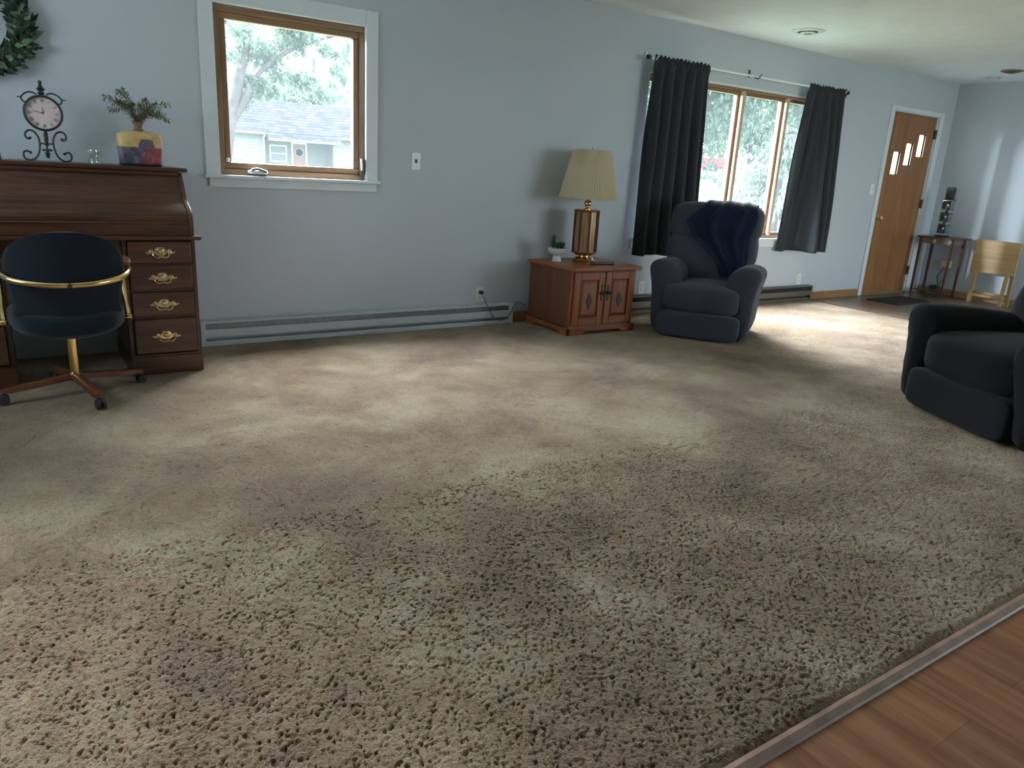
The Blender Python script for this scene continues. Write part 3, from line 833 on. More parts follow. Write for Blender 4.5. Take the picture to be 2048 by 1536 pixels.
# wreath on the wall, left
WR = Vector((-.01, -.045, 1.74))
t = thing('leaf_wreath', 'dark green leafy wreath hanging on the wall above the desk', 'wreath', WR)
m = MB(); pts = [(.185 * math.cos(2 * PI * k / 40), .012 * math.sin(6 * PI * k / 40), .185 * math.sin(2 * PI * k / 40)) for k in range(41)]
m.tube(pts, .013, 8); m.build('twig_ring', plain('twigs', (.03, .024, .016), .9), t)
m1 = MB(); m2 = MB(); rnd = random.Random(3)
for k in range(900):
    a_ = rnd.uniform(0, 2 * PI); rr = .185 + rnd.gauss(0, .022); p0 = Vector((rr * math.cos(a_), rnd.uniform(-.03, .025), rr * math.sin(a_)))
    out_ = rnd.choice((-1, 1, 1)); dr_ = Vector((math.cos(a_) * out_ - math.sin(a_) * .9, rnd.uniform(-.9, .1), math.sin(a_) * out_ + math.cos(a_) * .9)).normalized()
    ln_ = rnd.uniform(.03, .065)
    if p0.y + dr_.y * ln_ > .04: continue
    leaf(m1 if rnd.random() < .72 else m2, p0, dr_, ln_, ln_ * rnd.uniform(.45, .75), Vector((0, -1, .2)), .3)
m1.build('dark_leaves', leaf_mat('wreath_dark', (.010, .026, .018), (.04, .075, .045), .1), t, False)
m2.build('pale_leaves', leaf_mat('wreath_pale', (.07, .12, .07), (.20, .27, .16), .1), t, False)
for k in range(14):
    a_ = -1.5 + 2.6 * k / 13; rr = .19 + rnd.gauss(0, .025); MB().puff((rr * math.cos(a_), rnd.uniform(-.045, -.02), rr * math.sin(a_)), (.007,) * 3, 2, 2).build('berry', plain('berries', (.07, .02, .03), .5), t)

# ------------------------------------------------------------------ oak cabinet (end table)
NX0, NX1, NYF, NYB = 3.452, 4.085, -.600, -.055
t = thing('end_table', 'red oak end table cabinet with two diamond inlaid doors', 'cabinet', (0, 0, 0))
m = MB(); m.box(NX0, NX0 + .018, NYF + .02, NYB, .06, .488).box(NX1 - .018, NX1, NYF + .02, NYB, .06, .488).box(NX0 + .018, NX1 - .018, NYB - .012, NYB, .06, .488).box(NX0 + .018, NX1 - .018, NYF + .02, NYB - .012, .06, .078)
m.build('side_panel', M_oakside, t, False)
m = MB(); m.box(NX0, NX1, NYF + .002, NYF + .020, .058, .085).box(NX0, NX1, NYF + .002, NYF + .020, .466, .488).box(NX0, NX0 + .03, NYF + .002, NYF + .020, .085, .466).box(NX1 - .03, NX1, NYF + .002, NYF + .02, .085, .466)
m.build('face_frame', M_oak, t, False)
m = MB(); m.prism([(3.425, NYF - .048), (4.118, NYF - .048), (4.118, NYB + .01), (3.425, NYB + .01)] if False else [(3.438, NYF - .048), (4.105, NYF - .048), (4.118, NYF - .035), (4.118, NYB + .01), (3.425, NYB + .01), (3.425, NYF - .035)], .488, .514, 'Z')
m.build('table_top', M_oakx, t, False, bevel=.008)
m = MB()
m.prism([(3.436, 0.0), (3.436, .052), (3.446, .060), (3.62, .060), (4.100, .060), (4.105, .052), (4.105, 0), (3.98, 0), (3.955, .022), (3.60, .022), (3.575, 0)], NYF - .014, NYF + .006, 'Y')
m.prism([(NYF - .014, 0), (NYF - .014, .055), (NYB, .055), (NYB, 0), (NYB - .10, 0), (NYB - .12, .02), (NYF + .13, .02), (NYF + .11, 0)], 3.436, 3.452, 'X')
m.prism([(NYF - .014, 0), (NYF - .014, .055), (NYB, .055), (NYB, 0), (NYB - .10, 0), (NYB - .12, .02), (NYF + .13, .02), (NYF + .11, 0)], 4.085, 4.101, 'X')
m.build('plinth', M_oakx, t, False, bevel=.003)
for i, (x0, x1) in enumerate(((NX0 + .018, 3.764), (3.772, NX1 - .018))):
    m = MB(); yf = NYF - .016
    z0, z1 = .075, .476; fw_ = .058
    m.box(x0, x0 + fw_, yf, NYF, z0, z1, .004).box(x1 - fw_, x1, yf, NYF, z0, z1, .004)
    dr = m.build('door', M_oak, t, False)
    for zr in (z0, z1 - fw_): MB().box(x0 + fw_, x1 - fw_, yf, NYF, zr, zr + fw_, .004).build('door_rail', M_oakx, dr, False)
    m = MB(); ax0, ax1, az0, az1 = x0 + fw_, x1 - fw_, z0 + fw_, z1 - fw_
    m.loft([[(ax0, NYF - .001, az0), (ax1, NYF - .001, az0), (ax1, NYF - .001, az1), (ax0, NYF - .001, az1)],
            [(ax0 + .004, NYF - .004, az0 + .004), (ax1 - .004, NYF - .004, az0 + .004), (ax1 - .004, NYF - .004, az1 - .004), (ax0 + .004, NYF - .004, az1 - .004)],
            [(ax0 + .024, NYF - .014, az0 + .024), (ax1 - .024, NYF - .014, az0 + .024), (ax1 - .024, NYF - .014, az1 - .024), (ax0 + .024, NYF - .014, az1 - .024)]])
    m.build('raised_panel', M_oak, dr, False)
    cx, cz_ = (ax0 + ax1) / 2, (az0 + az1) / 2 - .018
    m = MB(); m.prism([(cx - .031, cz_), (cx, cz_ - .066), (cx + .031, cz_), (cx, cz_ + .066)], NYF - .017, NYF - .013, 'Y')
    tag(m.build('diamond_inlay', plain('dark_inlay', (.030, .022, .016), .45, var=.2, vscale=30), dr, False, bevel=.001), 'dark diamond inlay')
    hx = x1 - .026 if i == 0 else x0 + .026
    m = MB(); zc = .318
    prf = [(.003, -.062), (.008, -.054), (.004, -.044), (.009, -.034), (.006, -.022), (.014, -.008), (.015, .008), (.006, .022), (.009, .034), (.004, .044), (.008, .054), (.002, .064)]
    m.prism([(hx + a_, zc + b_) for a_, b_ in prf] + [(hx - a_, zc + b_) for a_, b_ in prf[::-1]], yf - .004, yf + .001, 'Y')
    m.lathe([(.005, 0), (.005, -.014), (.010, -.018), (.012, -.026), (.006, -.033), (0, -.034)], (hx, yf - .002, zc), 14, 'Y')
    m.build('door_handle', M_black, dr, ang=50)

# lamp
LX, LY, LZ = 3.83, -.25, .514
t = thing('table_lamp', 'table lamp with pleated cream shade and amber glass column', 'lamp', (LX, LY, LZ))
m = MB(); m.lathe([(.110, 0), (.114, .006), (.108, .014), (.098, .018)], (0, 0, 0), 40); m.build('wooden_foot', M_oakx, t)
m = MB(); m.lathe([(.098, .016), (.100, .022), (.090, .030), (.060, .036), (.058, .044), (.088, .048), (.098, .056), (.092, .064), (.07, .068)], (0, 0, 0), 40); m.build('brass_base', M_brass, t)
oc = lambda r, z, n=8, a=PI / 8: [(r * math.cos(2 * PI * j / n + a), r * math.sin(2 * PI * j / n + a), z) for j in range(n)]
m = MB(); m.loft([oc(.130, .066), oc(.136, .072), oc(.130, .080)]); m.build('column_plate', M_oakx, t, False)
m = MB(); m.loft([oc(.130, .388), oc(.136, .394), oc(.132, .402)]); m.build('column_plate', M_oakx, t, False)
m = MB()
for k in range(8):
    a_ = 2 * PI * k / 8 + PI / 8; m.tube([(.122 * math.cos(a_), .122 * math.sin(a_), .078), (.122 * math.cos(a_), .122 * math.sin(a_), .390)], .0085, 8)
m.build('column_post', wood('lamp_post_wood', (.045, .015, .008), (.085, .03, .014), (.13, .05, .022), 'Z', .3), t)
mg, tg_, bg_ = nt('amber_glass'); bg_.inputs['Base Color'].default_value = (.40, .235, .13, 1); bg_.inputs['Roughness'].default_value = .12; bg_.inputs['Metallic'].default_value = .25
tg_.links.new(ramp(tg_, noi(tg_, coords(tg_, (20, 20, 2)), 2, 4, .6), [(.3, (.25, .13, .07)), (.5, (.42, .25, .14)), (.75, (.58, .40, .27))]), bg_.inputs['Base Color'])
bump(tg_, bg_, noi(tg_, coords(tg_, (40, 40, 6)), 1.2, 2), .25, .004)
m = MB(); m.loft([oc(.114, .080), oc(.114, .388)], False); m.build('glass_panel', mg, t, False)
m = MB(); m.lathe([(.040, .402), (.040, .408), (.028, .414), (.014, .420), (.030, .432), (.038, .448), (.036, .462), (.024, .474), (.010, .480), (.009, .56), (.007, .83), (.004, .84)], (0, 0, 0), 30); m.build('brass_neck', M_brass, t)
sh = MB(); npl = 66; rings = []
for r, z in ((.288, .487), (.290, .492), (.283, .515), (.238, .665), (.186, .835), (.180, .850), (.178, .853)):
    fl = 0 if r == .288 else .012
    rings.append([(r * (1 + fl * (1 if j % 2 else -1)) * math.cos(2 * PI * j / (2 * npl)), r * (1 + fl * (1 if j % 2 else -1)) * math.sin(2 * PI * j / (2 * npl)), z) for j in range(2 * npl)])
sh.loft(rings, False)
msh, tsh, bsh = nt('pleated_shade'); csh = ramp(tsh, noi(tsh, coords(tsh), 6, 2), [(.3, (.62, .54, .36)), (.7, (.70, .61, .42))])
tsh.links.new(csh, bsh.inputs['Base Color']); bsh.inputs['Roughness'].default_value = .8
tl_ = N(tsh, 'ShaderNodeBsdfTranslucent'); tsh.links.new(csh, tl_.inputs[0]); mx_ = N(tsh, 'ShaderNodeMixShader'); mx_.inputs[0].default_value = .25
tsh.links.new(bsh.outputs[0], mx_.inputs[1]); tsh.links.new(tl_.outputs[0], mx_.inputs[2]); tsh.links.new(mx_.outputs[0], tsh.nodes['Material Output'].inputs[0])
s_o = sh.build('lamp_shade', msh, t, False, solid=.003)
t.scale = (.80, .80, 1)
m = MB(); m.tube([(-.181, 0, .845), (.181, 0, .845)], .002, 6).tube([(0, -.181, .845), (0, .181, .845)], .002, 6).lathe([(.008, .840), (.01, .85), (.004, .86), (.008, .87), (.001, .88)], (0, 0, 0), 12)
m.build('shade_spider', M_brass, t)

# succulent in footed bowl
M_porc = plain('white_porcelain', (.68, .68, .70), .25, var=.02)
PT = (3.57, -.235, .514)
t = thing('footed_bowl', 'small white footed bowl on the oak end table', 'planter', PT)
m = MB(); m.lathe([(.046, 0), (.048, .004), (.040, .030), (.034, .044), (.040, .050), (.072, .062), (.090, .085), (.096, .105), (.093, .106), (.084, .09), (.06, .075), (0, .070)], (0, 0, 0), 36)
m.build('bowl', M_porc, t, ang=60)
m = MB(); m.lathe([(.088, .088), (.086, .094), (.05, .098), (0, .1)], (0, 0, 0), 24); t.scale = (.82, .82, 1); m.build('soil', plain('gravel_soil', (.04, .035, .028), .95, var=.4, vscale=80, bmp=.5), t)
t = thing('succulent', 'dark green succulent growing in the white footed bowl', 'plant', (PT[0], PT[1], PT[2] + .095))
m = MB(); rnd = random.Random(8)


def fleshy(m, p, d, ln, r):
    p = Vector(p); d = Vector(d).normalized(); m.tube([p, p + d * ln * .3, p + d * ln * .65 + Vector((0, 0, .004)), p + d * ln + Vector((0, 0, .008))], [r * .7, r, r * .75, r * .1], 6)


for k in range(30):
    z = .006 + .085 * k / 30; a_ = k * 2.4; fleshy(m, (-.052 + .01 * math.sin(k), .0, z), (math.cos(a_), math.sin(a_), .9), .038 - .014 * k / 30, .006)
for cx, cy, n_ in ((.01, .0, 14), (.05, -.01, 16), (.03, .03, 10), (-.02, -.03, 10), (.06, .02, 9)):
    for k in range(n_):
        a_ = k * 2.4; fleshy(m, (cx, cy, .0 + .03 * k / n_), (math.cos(a_), math.sin(a_), .75), .036, .0065)
t.scale = (.82, .82, 1); m.build('rosettes', plain('succulent_green', (.022, .070, .032), .45, var=.4, vscale=25), t)

t = thing('remote_control', 'black remote control lying on the oak end table', 'remote', (3.83, -.475, .514), math.radians(-6))
m = MB(); m.box(-.115, .115, -.021, .021, .0015, .019, .006, 3); bd = m.build('remote_body', M_blackpl, t)
m = MB()
for i in range(9):
    for j in range(3): m.box(-.085 + .02 * i - .005, -.085 + .02 * i + .005, -.013 + .013 * j - .003, -.013 + .013 * j + .003, .0185, .0205, .001)
m.build('buttons', plain('button_grey', (.10, .10, .11), .6), t, False)
MB().box(-.118, -.112, -.012, .012, .004, .016, .002).build('tip', plain('remote_tip', (.45, .42, .36), .3), t, False)

# ------------------------------------------------------------------ recliner and sofa


def recliner(name, label, cat, loc, rz, WD, mat, zs=1.0, aw=.195, seats=1, depth=.62, slope=0):
    t = thing(name, label, cat, loc, rz)

    def arm_(sx):
        x0 = 0 if sx > 0 else WD

        def X(u): return x0 + sx * u
        rings = []; ny = 16
        # cross-section (u outwards from outer face, z), top flares to the outside
        sec = [(.004, .012), (.002, .20), (-.006, .36), (-.026, .45), (-.040, .505), (-.034, .545), (-.004, .574), (.055, .588), (.115, .580), (.170, .548), (.205, .500), (.218, .440), (.210, .38), (.165, .30), (.130, .16), (.120, .012)]
        for k in range(ny + 1):
            v = k / ny; y = -.015 + (depth + .02) * v
            e = min(1, (v / .10)) ; e = (1 - (1 - e) ** 2.2) ** .5 if e < 1 else 1
            e2 = min(1, (1 - v) / .08); e = e * (.9 + .1 * e2)
            cu, cz_ = .09, .27
            drop = (.035 if WD < .9 else .06) * v * v
            rings.append([(X(cu + (u - cu) * (.93 + .07 * e)), y, .012 if z < .02 else (cz_ + (z - cz_) * (.93 + .07 * e) - (drop if z > .35 else 0))) for u, z in sec])
        m = MB(); m.loft(rings)
        return m
    arm_(1).build('armrest', mat, t, sub=1, ang=180)
    arm_(-1).build('armrest', mat, t, sub=1, ang=180)
    a0, a1 = .196, WD - .196
    m = MB(); m.box(.03, WD - .03, .03, depth + .05, .05, .30, .02); m.build('base_frame', mat, t)
    sw = (a1 - a0) / seats
    for s_ in range(seats):
        c0 = a0 + sw * (s_ + .5); hw = sw / 2 - .004; nose = WD / 2 - (.080 if WD < .9 else .125); sy = 0 if WD < .9 else .05; by = depth - .12; ex = (depth - .62) / 2
        def tcush(q, h):
            k = max(0, min(1, (q.y + h[1] - .10) / .07))      # wide nose in front of the arms, narrower between them
            x = q.x * (1 - k * (.30 if seats == 1 and WD < .9 else .05))
            return Vector((x, q.y, q.z + .020 * (1 - (q.x / h[0]) ** 2) * (1 - (q.y / h[1]) ** 2) * (q.z > 0)))
        m = MB(); cz0 = .304 if WD < .9 else .335; m.puff((c0, .215 + sy + ex, cz0), (nose, .312 + ex, .110 if WD < .9 else .125), 5, 16, tcush)
        m.build('seat_cushion', mat, t, sub=1, ang=180)
        m = MB(); m.puff((c0, -.045 + sy, cz0 / 2 - .043), (nose + .012, .055, cz0 / 2 - .052), 6, 12); m.build('footrest', mat, t, sub=1, ang=180)
        bw = WD / 2 - .018; cb = c0 - (.035 if WD < .9 else 0)
        def bkf(zc):
            def f(q, h):
                z = zc + q.z
                y = q.y + .36 * (z - .40)
                wing = .045 * (abs(q.x) / h[0]) ** 3 if q.y < 0 else 0
                return Vector((q.x * (1 - .04 * (z < .55)), y - wing * .6, q.z))
            return f
        m = MB(); m.puff((cb, by, .56), (bw - .012, .125, .25), 6, 14, bkf(.56)); lo_ = m.build('lower_back_cushion', mat, t, sub=1, ang=180)
        m = MB(); m.puff((cb, by - .01, .865), (bw, .130, .155), 4.5, 14, bkf(.872)); hi_ = m.build('head_cushion', mat, t, sub=1, ang=180)
    m = MB(); m.prism([(depth - .08, .1), (depth + .02, .1), (depth + .20, .93), (depth + .15, .96), (depth + .05, .60)], .09, WD - .13, 'X'); m.build('back_shell', mat, t, bevel=.03)
    for x in (.09, WD - .09):
        for y in (.06, depth - .05): 
            MB().lathe([(.022, 0), (.024, .004), (.02, .06)], (x, y + .03, 0), 12).build('foot', M_blackpl, t)
    t.scale = (1, 1, zs)
    return t


R_ORG = (4.18, -.70, 0); R_YAW = -.9828
rec = recliner('recliner', 'blue grey upholstered recliner armchair with a navy throw, by the curtain', 'armchair', R_ORG, R_YAW, .775, M_recl, 1.0)
sofa = recliner('recliner', 'dark charcoal recliner armchair cut off by the right edge of the photo', 'armchair', (4.355, -2.665, 0), math.atan2(-.907, -.42), .97, M_sofa, 1.0, seats=1, depth=.78)

# throw blanket over the recliner: laid over the cushions it covers
bpy.context.view_layer.update()
bvb = bmesh.new()
for ch in rec.children:
    if ch.name.split('.')[0] in ('lower_back_cushion', 'head_cushion', 'seat_cushion', 'back_shell'):
        dg = bpy.context.evaluated_depsgraph_get(); ev = ch.evaluated_get(dg); me = ev.to_mesh(); bvb.from_mesh(me); ev.to_mesh_clear()
bvh = BVHTree.FromBMesh(bvb)
TH = .013


def drape(u, v):
    """u 0..1 across left to right, v 0..1 from behind the top down the front to the seat"""
    # centre line over the top: angle part then down
    left = [(0, .270), (.16, .250), (.26, .205), (.40, .125), (.52, .165), (.66, .285), (.80, .395), (.90, .43), (1, .46)]
    right = [(0, .655), (.16, .670), (.26, .675), (.40, .665), (.52, .655), (.66, .65), (.80, .645), (.90, .64), (1, .63)]
    f = lambda L_: next(a[1] + (b[1] - a[1]) * (v - a[0]) / (b[0] - a[0]) for a, b in zip(L_, L_[1:]) if v <= b[0] + 1e-9)
    x = f(left) + (f(right) - f(left)) * u
    x += .008 * math.sin(14 * v + 3 * u) + .006 * math.sin(31 * v) * (u < .02)
    fold = .007 * math.sin(16 * u + 2.5 * math.sin(3 * v)) + .004 * math.sin(33 * u + 5 * v) + .010 * noise.noise(Vector((u * 4, v * 5, 2)))
    if v < .20:   # over the crown, rays from above and behind towards its middle
        ang = (v / .20) * 1.65; d = Vector((0, -math.cos(ang - .75 + PI) * 1, 0))
        a_ = math.radians(215) - ang * (math.radians(150) / 1.65)
        # direction in the y-z plane, from crown centre (y=.66,z=.90)
        dy, dz = -math.cos(math.radians(20) + ang * math.radians(95) / 1.65 + 0), 1
        th = math.radians(20) + (math.radians(150) - 0) * (v / .20)
        dv = Vector((0, math.cos(th), math.sin(th)))
        c0 = Vector((x, .665, .93)); o_ = c0 + dv * .5
        hit = bvh.ray_cast(o_, -dv)
        if hit[0] is None: return c0 + dv * .12
        return hit[0] + dv * (TH + fold * .6)
    z = .995 - (.995 - .40) * (v - .20) / .80
    dv = Vector((0, -.95, .3)).normalized(); o_ = Vector((x, .2, z)) + dv * .6
    hit = bvh.ray_cast(Vector((x, .55, z)) + dv * .9, -dv)
    if hit[0] is None: return Vector((x, .55, z))
    return hit[0] + dv * (TH + max(-.006, fold))


m = MB(); m.grid(drape, 60, 90)
thr = m.build('throw_blanket', M_throw, None, ang=180, solid=.010)
sm = thr.modifiers.new('smooth', 'SMOOTH'); sm.factor = .5; sm.iterations = 4
thr.modifiers.move(1, 0)
thr.location = R_ORG; thr.rotation_euler.z = R_YAW
tag(thr, 'navy blue throw blanket draped over the recliner back', 'blanket')

# ------------------------------------------------------------------ curtains and rod
t = thing('curtain_rod', 'white curtain rod with black finials above the wide window', 'curtain rod')
RY, RZ = -.09, 2.125
MB().tube([(4.50, RY, RZ), (7.20, RY, RZ)], .009, 10).build('pole', M_white, t)
for x, s_ in ((4.49, -1), (7.21, 1)):
    m = MB(); m.lathe([(.010, 0), (.018, .006 * s_), (.022, .020 * s_), (.018, .034 * s_), (.004, .04 * s_)], (x, RY, RZ), 16, 'X'); tag(m.build('finial', M_black, t), 'black round finial')
for x in (4.54, 5.83, 7.17):
    m = MB(); m.tube(bez([(x - .02, -.004, RZ + .03), (x, -.03, RZ + .012), (x + .004, -.07, RZ - .012), (x + .004, RY - .012, RZ - .014), (x + .006, RY - .022, RZ + .004), (x + .03, RY - .020, RZ + .02)], 5), .005, 8).box(x - .032, x - .008, -.006, 0, RZ + .0, RZ + .06, .002)
    m.build('bracket', M_blackpl if x == 5.83 else M_white2, t)


def curtain(name, label, xtl, xtr, xbl, xbr, zb, seed, nf, gapu=None, amp=.032, mid=None, dep=0, step=0):
    rnd = random.Random(seed); ph = [rnd.uniform(-.5, .5) for _ in range(30)]; am = [rnd.uniform(.7, 1.3) for _ in range(30)]

    def fn(u, v):
        z = RZ + .022 - (RZ + .022 - zb) * v
        e = v ** .8
        xl = xtl + (xbl - xtl) * e; xr = xtr + (xbr - xtr) * e
        if mid: xr += mid * math.sin(PI * min(1, v * 1.05))
        a = u * nf * 2 * PI; k = int(u * nf)
        sp_ = .35 + .65 * min(1, v * 3)
        y = RY - .004 + amp * am[k % 30] * sp_ * math.sin(a + ph[3] + .7 * math.sin(2.3 * v + ph[5])) * (1 + .25 * math.sin(5 * v + k))
        y += .010 * noise.noise(Vector((u * 9, v * 3, seed)))
        x = xl + (xr - xl) * u + .010 * sp_ * math.cos(a * 1.0 + 1)
        if v < .035: y = RY - .014 + .006 * math.sin(a * 3)      # rod pocket hugging the pole
        y = min(y, -.032)
        if step:    # the leading edge hangs back towards the glass, then the cloth folds out into the room
            f_ = max(0, min(1, (u - .33 + .05 * v) / (.04 + .13 * v))); f_ = f_ * f_ * (3 - 2 * f_)
            y = y * (1 - .5 * v * (1 - f_)) - .15 * v ** .8 * f_ * max(0, 1 - max(0, u - .5) * 1.3)
        return Vector((x, y - dep * v, z + .006 * math.sin(a * .5 + seed) * (v > .98) + (.008 * math.sin(a * 2.5) if v < .01 else 0)))
    m = MB(); m.grid(fn, 150, 60)
    o = m.build(name, M_curt, None, ang=180, solid=.004)
    return tag(o, label, 'curtain', )


curtain('curtain', 'slate grey curtain panel behind the recliner, left of the window', 4.53, 5.185, 4.475, 5.24, .530, 2, 5.5, dep=.02)
# right panel: one cloth with a deep fold turned to catch light from the window
curtain('curtain', 'slate grey curtain panel right of the window, nearer the front door', 6.595, 7.185, 6.52, 7.215, .540, 9, 5.0, mid=.01, step=1)

# ------------------------------------------------------------------ ceiling diffusers
for i, (x, y, r, lab) in enumerate(((5.80, -.575, .135, 'round white ceiling vent near the wide window'), (9.10, -.57, .105, 'small round ceiling vent in the far corner, nearer the wall'), (8.76, -.90, .105, 'small dark round ceiling vent in the far corner, farther from the wall'))):
    t = thing('ceiling_vent', lab, 'vent', (x, y, CZ))
    mt_ = M_white if i < 2 else plain('brown_vent', (.16, .10, .08), .5)
    m = MB(); m.lathe([(r, 0), (r * .98, -.006), (r * .72, -.016), (r * .62, -.012), (r * .62, 0)], (0, 0, 0), 36); m.build('outer_cone', mt_, t)
    m = MB(); m.lathe([(r * .40, -.012), (r * .48, -.017), (r * .40, -.024), (r * .26, -.025), (r * .24, -.012), (r * .40, -.012)], (0, 0, 0), 30, cap=False); m.build('inner_cone', mt_, t)
    m = MB(); m.lathe([(r * .61, -.001), (r * .61, -.007), (0, -.007)], (0, 0, 0), 30); m.build('throat', M_dark, t)
    m = MB(); m.lathe([(r * .10, -.006), (r * .12, -.018), (0, -.019)], (0, 0, 0), 20); m.build('damper_knob', mt_, t)

# ------------------------------------------------------------------ entry corner
t = thing('door_mat', 'black ribbed door mat in front of the front door', 'mat', (8.36, -.44, .0), 0)
m = MB(); m.box(-.36, .36, -.19, .19, 0, .010, .003)
for k in range(34): m.box(-.35 + k * .0208, -.35 + k * .0208 + .012, -.18, .18, .009, .013)
m.build('rubber_mat', M_rubber, t, False)

t = thing('console_table', 'small dark wooden hall table with slim legs by the door', 'table', (9.22, -.315, 0))
M_hall = wood('hall_table_wood', (.045, .016, .009), (.085, .033, .018), (.12, .05, .028), 'Y', .35)
m = MB(); m.prism([(-.115, -.20), (-.095, -.225), (.27, -.235), (.27, .235), (-.095, .225), (-.115, .20)], .690, .706, 'Z'); m.build('table_top', M_hall, t, False, bevel=.003)
m = MB(); m.box(-.085, -.070, -.19, .19, .625, .690).box(.20, .215, -.19, .19, .625, .690).box(-.085, .215, -.19, -.175, .625, .690).box(-.085, .215, .175, .19, .625, .690); m.build('apron', plain('faded_apron', (.16, .12, .09), .5, var=.2), t, False)
for sy in (-1, 1):
    for x in (-.075, .205):
        m = MB(); m.loft([[(x + a_ * w_, sy * .182 + b_ * w_, z) for a_, b_ in ((-1, -1), (1, -1), (1, 1), (-1, 1))] for w_, z in ((.014, .69), (.012, .4), (.009, 0))]); m.build('leg', M_hall, t, False)
m = MB(); m.box(-.07, .20, -.17, .17, .06, .072, .002); m.build('lower_shelf', M_hall, t, False)
for sy in (-.16, .02):
    m = MB(); m.puff((-.09, sy, .66), (.008, .022, .022), 2.5, 4).puff((-.096, sy, .645), (.008, .010, .022), 2.2, 3); tag(m.build('carved_ornament', plain('pale_ornament', (.33, .29, .24), .6, var=.2, vscale=60), t), 'pale carved ornament')

t = thing('candle_tower', 'tall candle holder of three glass blocks with round silver centres', 'candle holder', (9.22, -.325, .706))
M_blk = glass_mat('block_glass', .05, (.72, .80, .78), .0)
M_silver = plain('mirror_silver', (.85, .87, .88), .10, 1, .05)
MB().box(-.055, .055, -.06, .06, 0, .022, .004).build('base', M_black, t)
for k in range(3):
    zc = .100 + k * .133
    m = MB()
    for z_ in (-.056, .044): m.box(-.045, .045, -.052, .052, zc + z_, zc + z_ + .012, .003)
    for y_ in (-.052, .040): m.box(-.045, .045, y_, y_ + .012, zc - .044, zc + .044, .003)
    m.lathe([(.040, -.03), (.046, 0), (.040, .03), (.032, .03), (.030, 0), (.032, -.03), (.040, -.03)], (0, 0, zc), 24, 'X', cap=False)
    bl = m.build('glass_block', plain('bevelled_glass', (.18, .23, .22), .12, .7, .5, 60), t, False)
    m = MB(); m.puff((0, 0, zc), (.020, .026, .026), 2, 6); tag(m.build('mirror_ball', M_silver, bl), 'bright silver ball')
    if k < 2: MB().lathe([(.016, zc + .056), (.016, zc + .077)], (0, 0, 0), 12).build('spacer', M_black, t)
MB().box(-.048, .048, -.055, .055, .426, .436, .002).build('candle_plate', M_black, t)
t = thing('pillar_candle', 'black square pillar candle on top of the glass tower', 'candle', (9.22, -.325, .706 + .436))
MB().box(-.036, .036, -.040, .040, .0, .135, .006).build('wax', plain('black_wax', (.014, .013, .013), .45), t)
MB().tube([(0, 0, .13), (.001, 0, .15)], .0015, 5).build('wick', M_black, t)
t = thing('wall_timer', 'cream plug in timer box on the wall under the hall table', 'timer', (9.535, -.30, .38))
MB().box(-.045, .010, -.055, .055, -.045, .045, .006).build('timer_body', plain('cream_plastic', (.62, .56, .36), .45), t)
t = thing('timer_cord', 'black cord hanging from the cream timer under the hall table', 'cord', (9.50, -.30, 0))
MB().tube(bez([(0, .0, .34), (-.02, .02, .29), (-.03, .05, .22), (-.01, .03, .12), (-.04, -.02, .085)], 6), .005, 6).tube(bez([(0, -.02, .34), (-.01, -.04, .26), (-.03, -.02, .18), (-.02, .05, .085)], 6), .005, 6).puff((-.09, .03, .098), (.06, .06, .024), 2.2, 5).build('cable', M_blackpl, t)

t = thing('folding_tray_table', 'pale wooden folding tray table standing closed against the end wall', 'table', (9.33, -.915, 0))
lean_ = Matrix.Rotation(math.radians(-3), 4, 'Y')
m = MB(); m.box(-.012, .008, -.240, .240, .350, .722, .006, 3); m.build('tray_top', M_tray, t, False)
M_trz = wood('pale_rubberwood_upright', (.27, .17, .065), (.35, .225, .095), (.42, .28, .125), 'Z', .42)
for k, (y, dx) in enumerate(((-.165, -.03), (.175, -.03), (-.20, .065), (.205, .065))):
    m = MB(); tx = .022 if dx < 0 else .035
    m.loft([[(x_ + a_ * .011, y + b_ * .019, z_) for a_, b_ in ((-1, -1), (1, -1), (1, 1), (-1, 1))] for x_, z_ in ((dx, .0), (tx, .70))]); m.build('leg', M_trz, t, False, bevel=.002)
m = MB(); m.box(-.036, -.018, -.150, .160, .075, .105, .003); m.build('stretcher', M_tray, t, False)
m = MB(); m.box(.05, .066, -.185, .19, .10, .13, .003); m.build('stretcher', M_tray, t, False)

# ------------------------------------------------------------------ outdoors


def gz(x, y):
    """lawn height: level in front of the house across the way, rising towards the street on the right"""
    s_ = max(0, x - 12) / 33; s_ = min(1.2, s_); q = min(1, max(0, (y - 1) / 8))
    return -.35 + 2.35 * s_ ** .8 * q


m = MB(); m.grid(lambda u, v: Vector((-30 + 110 * u, .35 + 90 * v, gz(-30 + 110 * u, .35 + 90 * v))), 70, 60)
mg2, tg2, bg2 = nt('lawn'); tg2.links.new(ramp(tg2, noi(tg2, coords(tg2), 1.5, 6, .7), [(.3, (.04, .062, .036)), (.7, (.065, .09, .05))]), bg2.inputs['Base Color']); bg2.inputs['Roughness'].default_value = .95
g = m.build('lawn', mg2, None); tag(g, 'mown green lawn outside the windows', 'grass', None, 'stuff')
m = MB(); m.grid(lambda u, v: Vector((-12 + 50 * u, -30 + 21 * v, -.3)), 4, 4)
tag(m.build('rear_lawn', mg2, None), 'green lawn behind the viewer side of the house', 'grass', None, 'stuff')

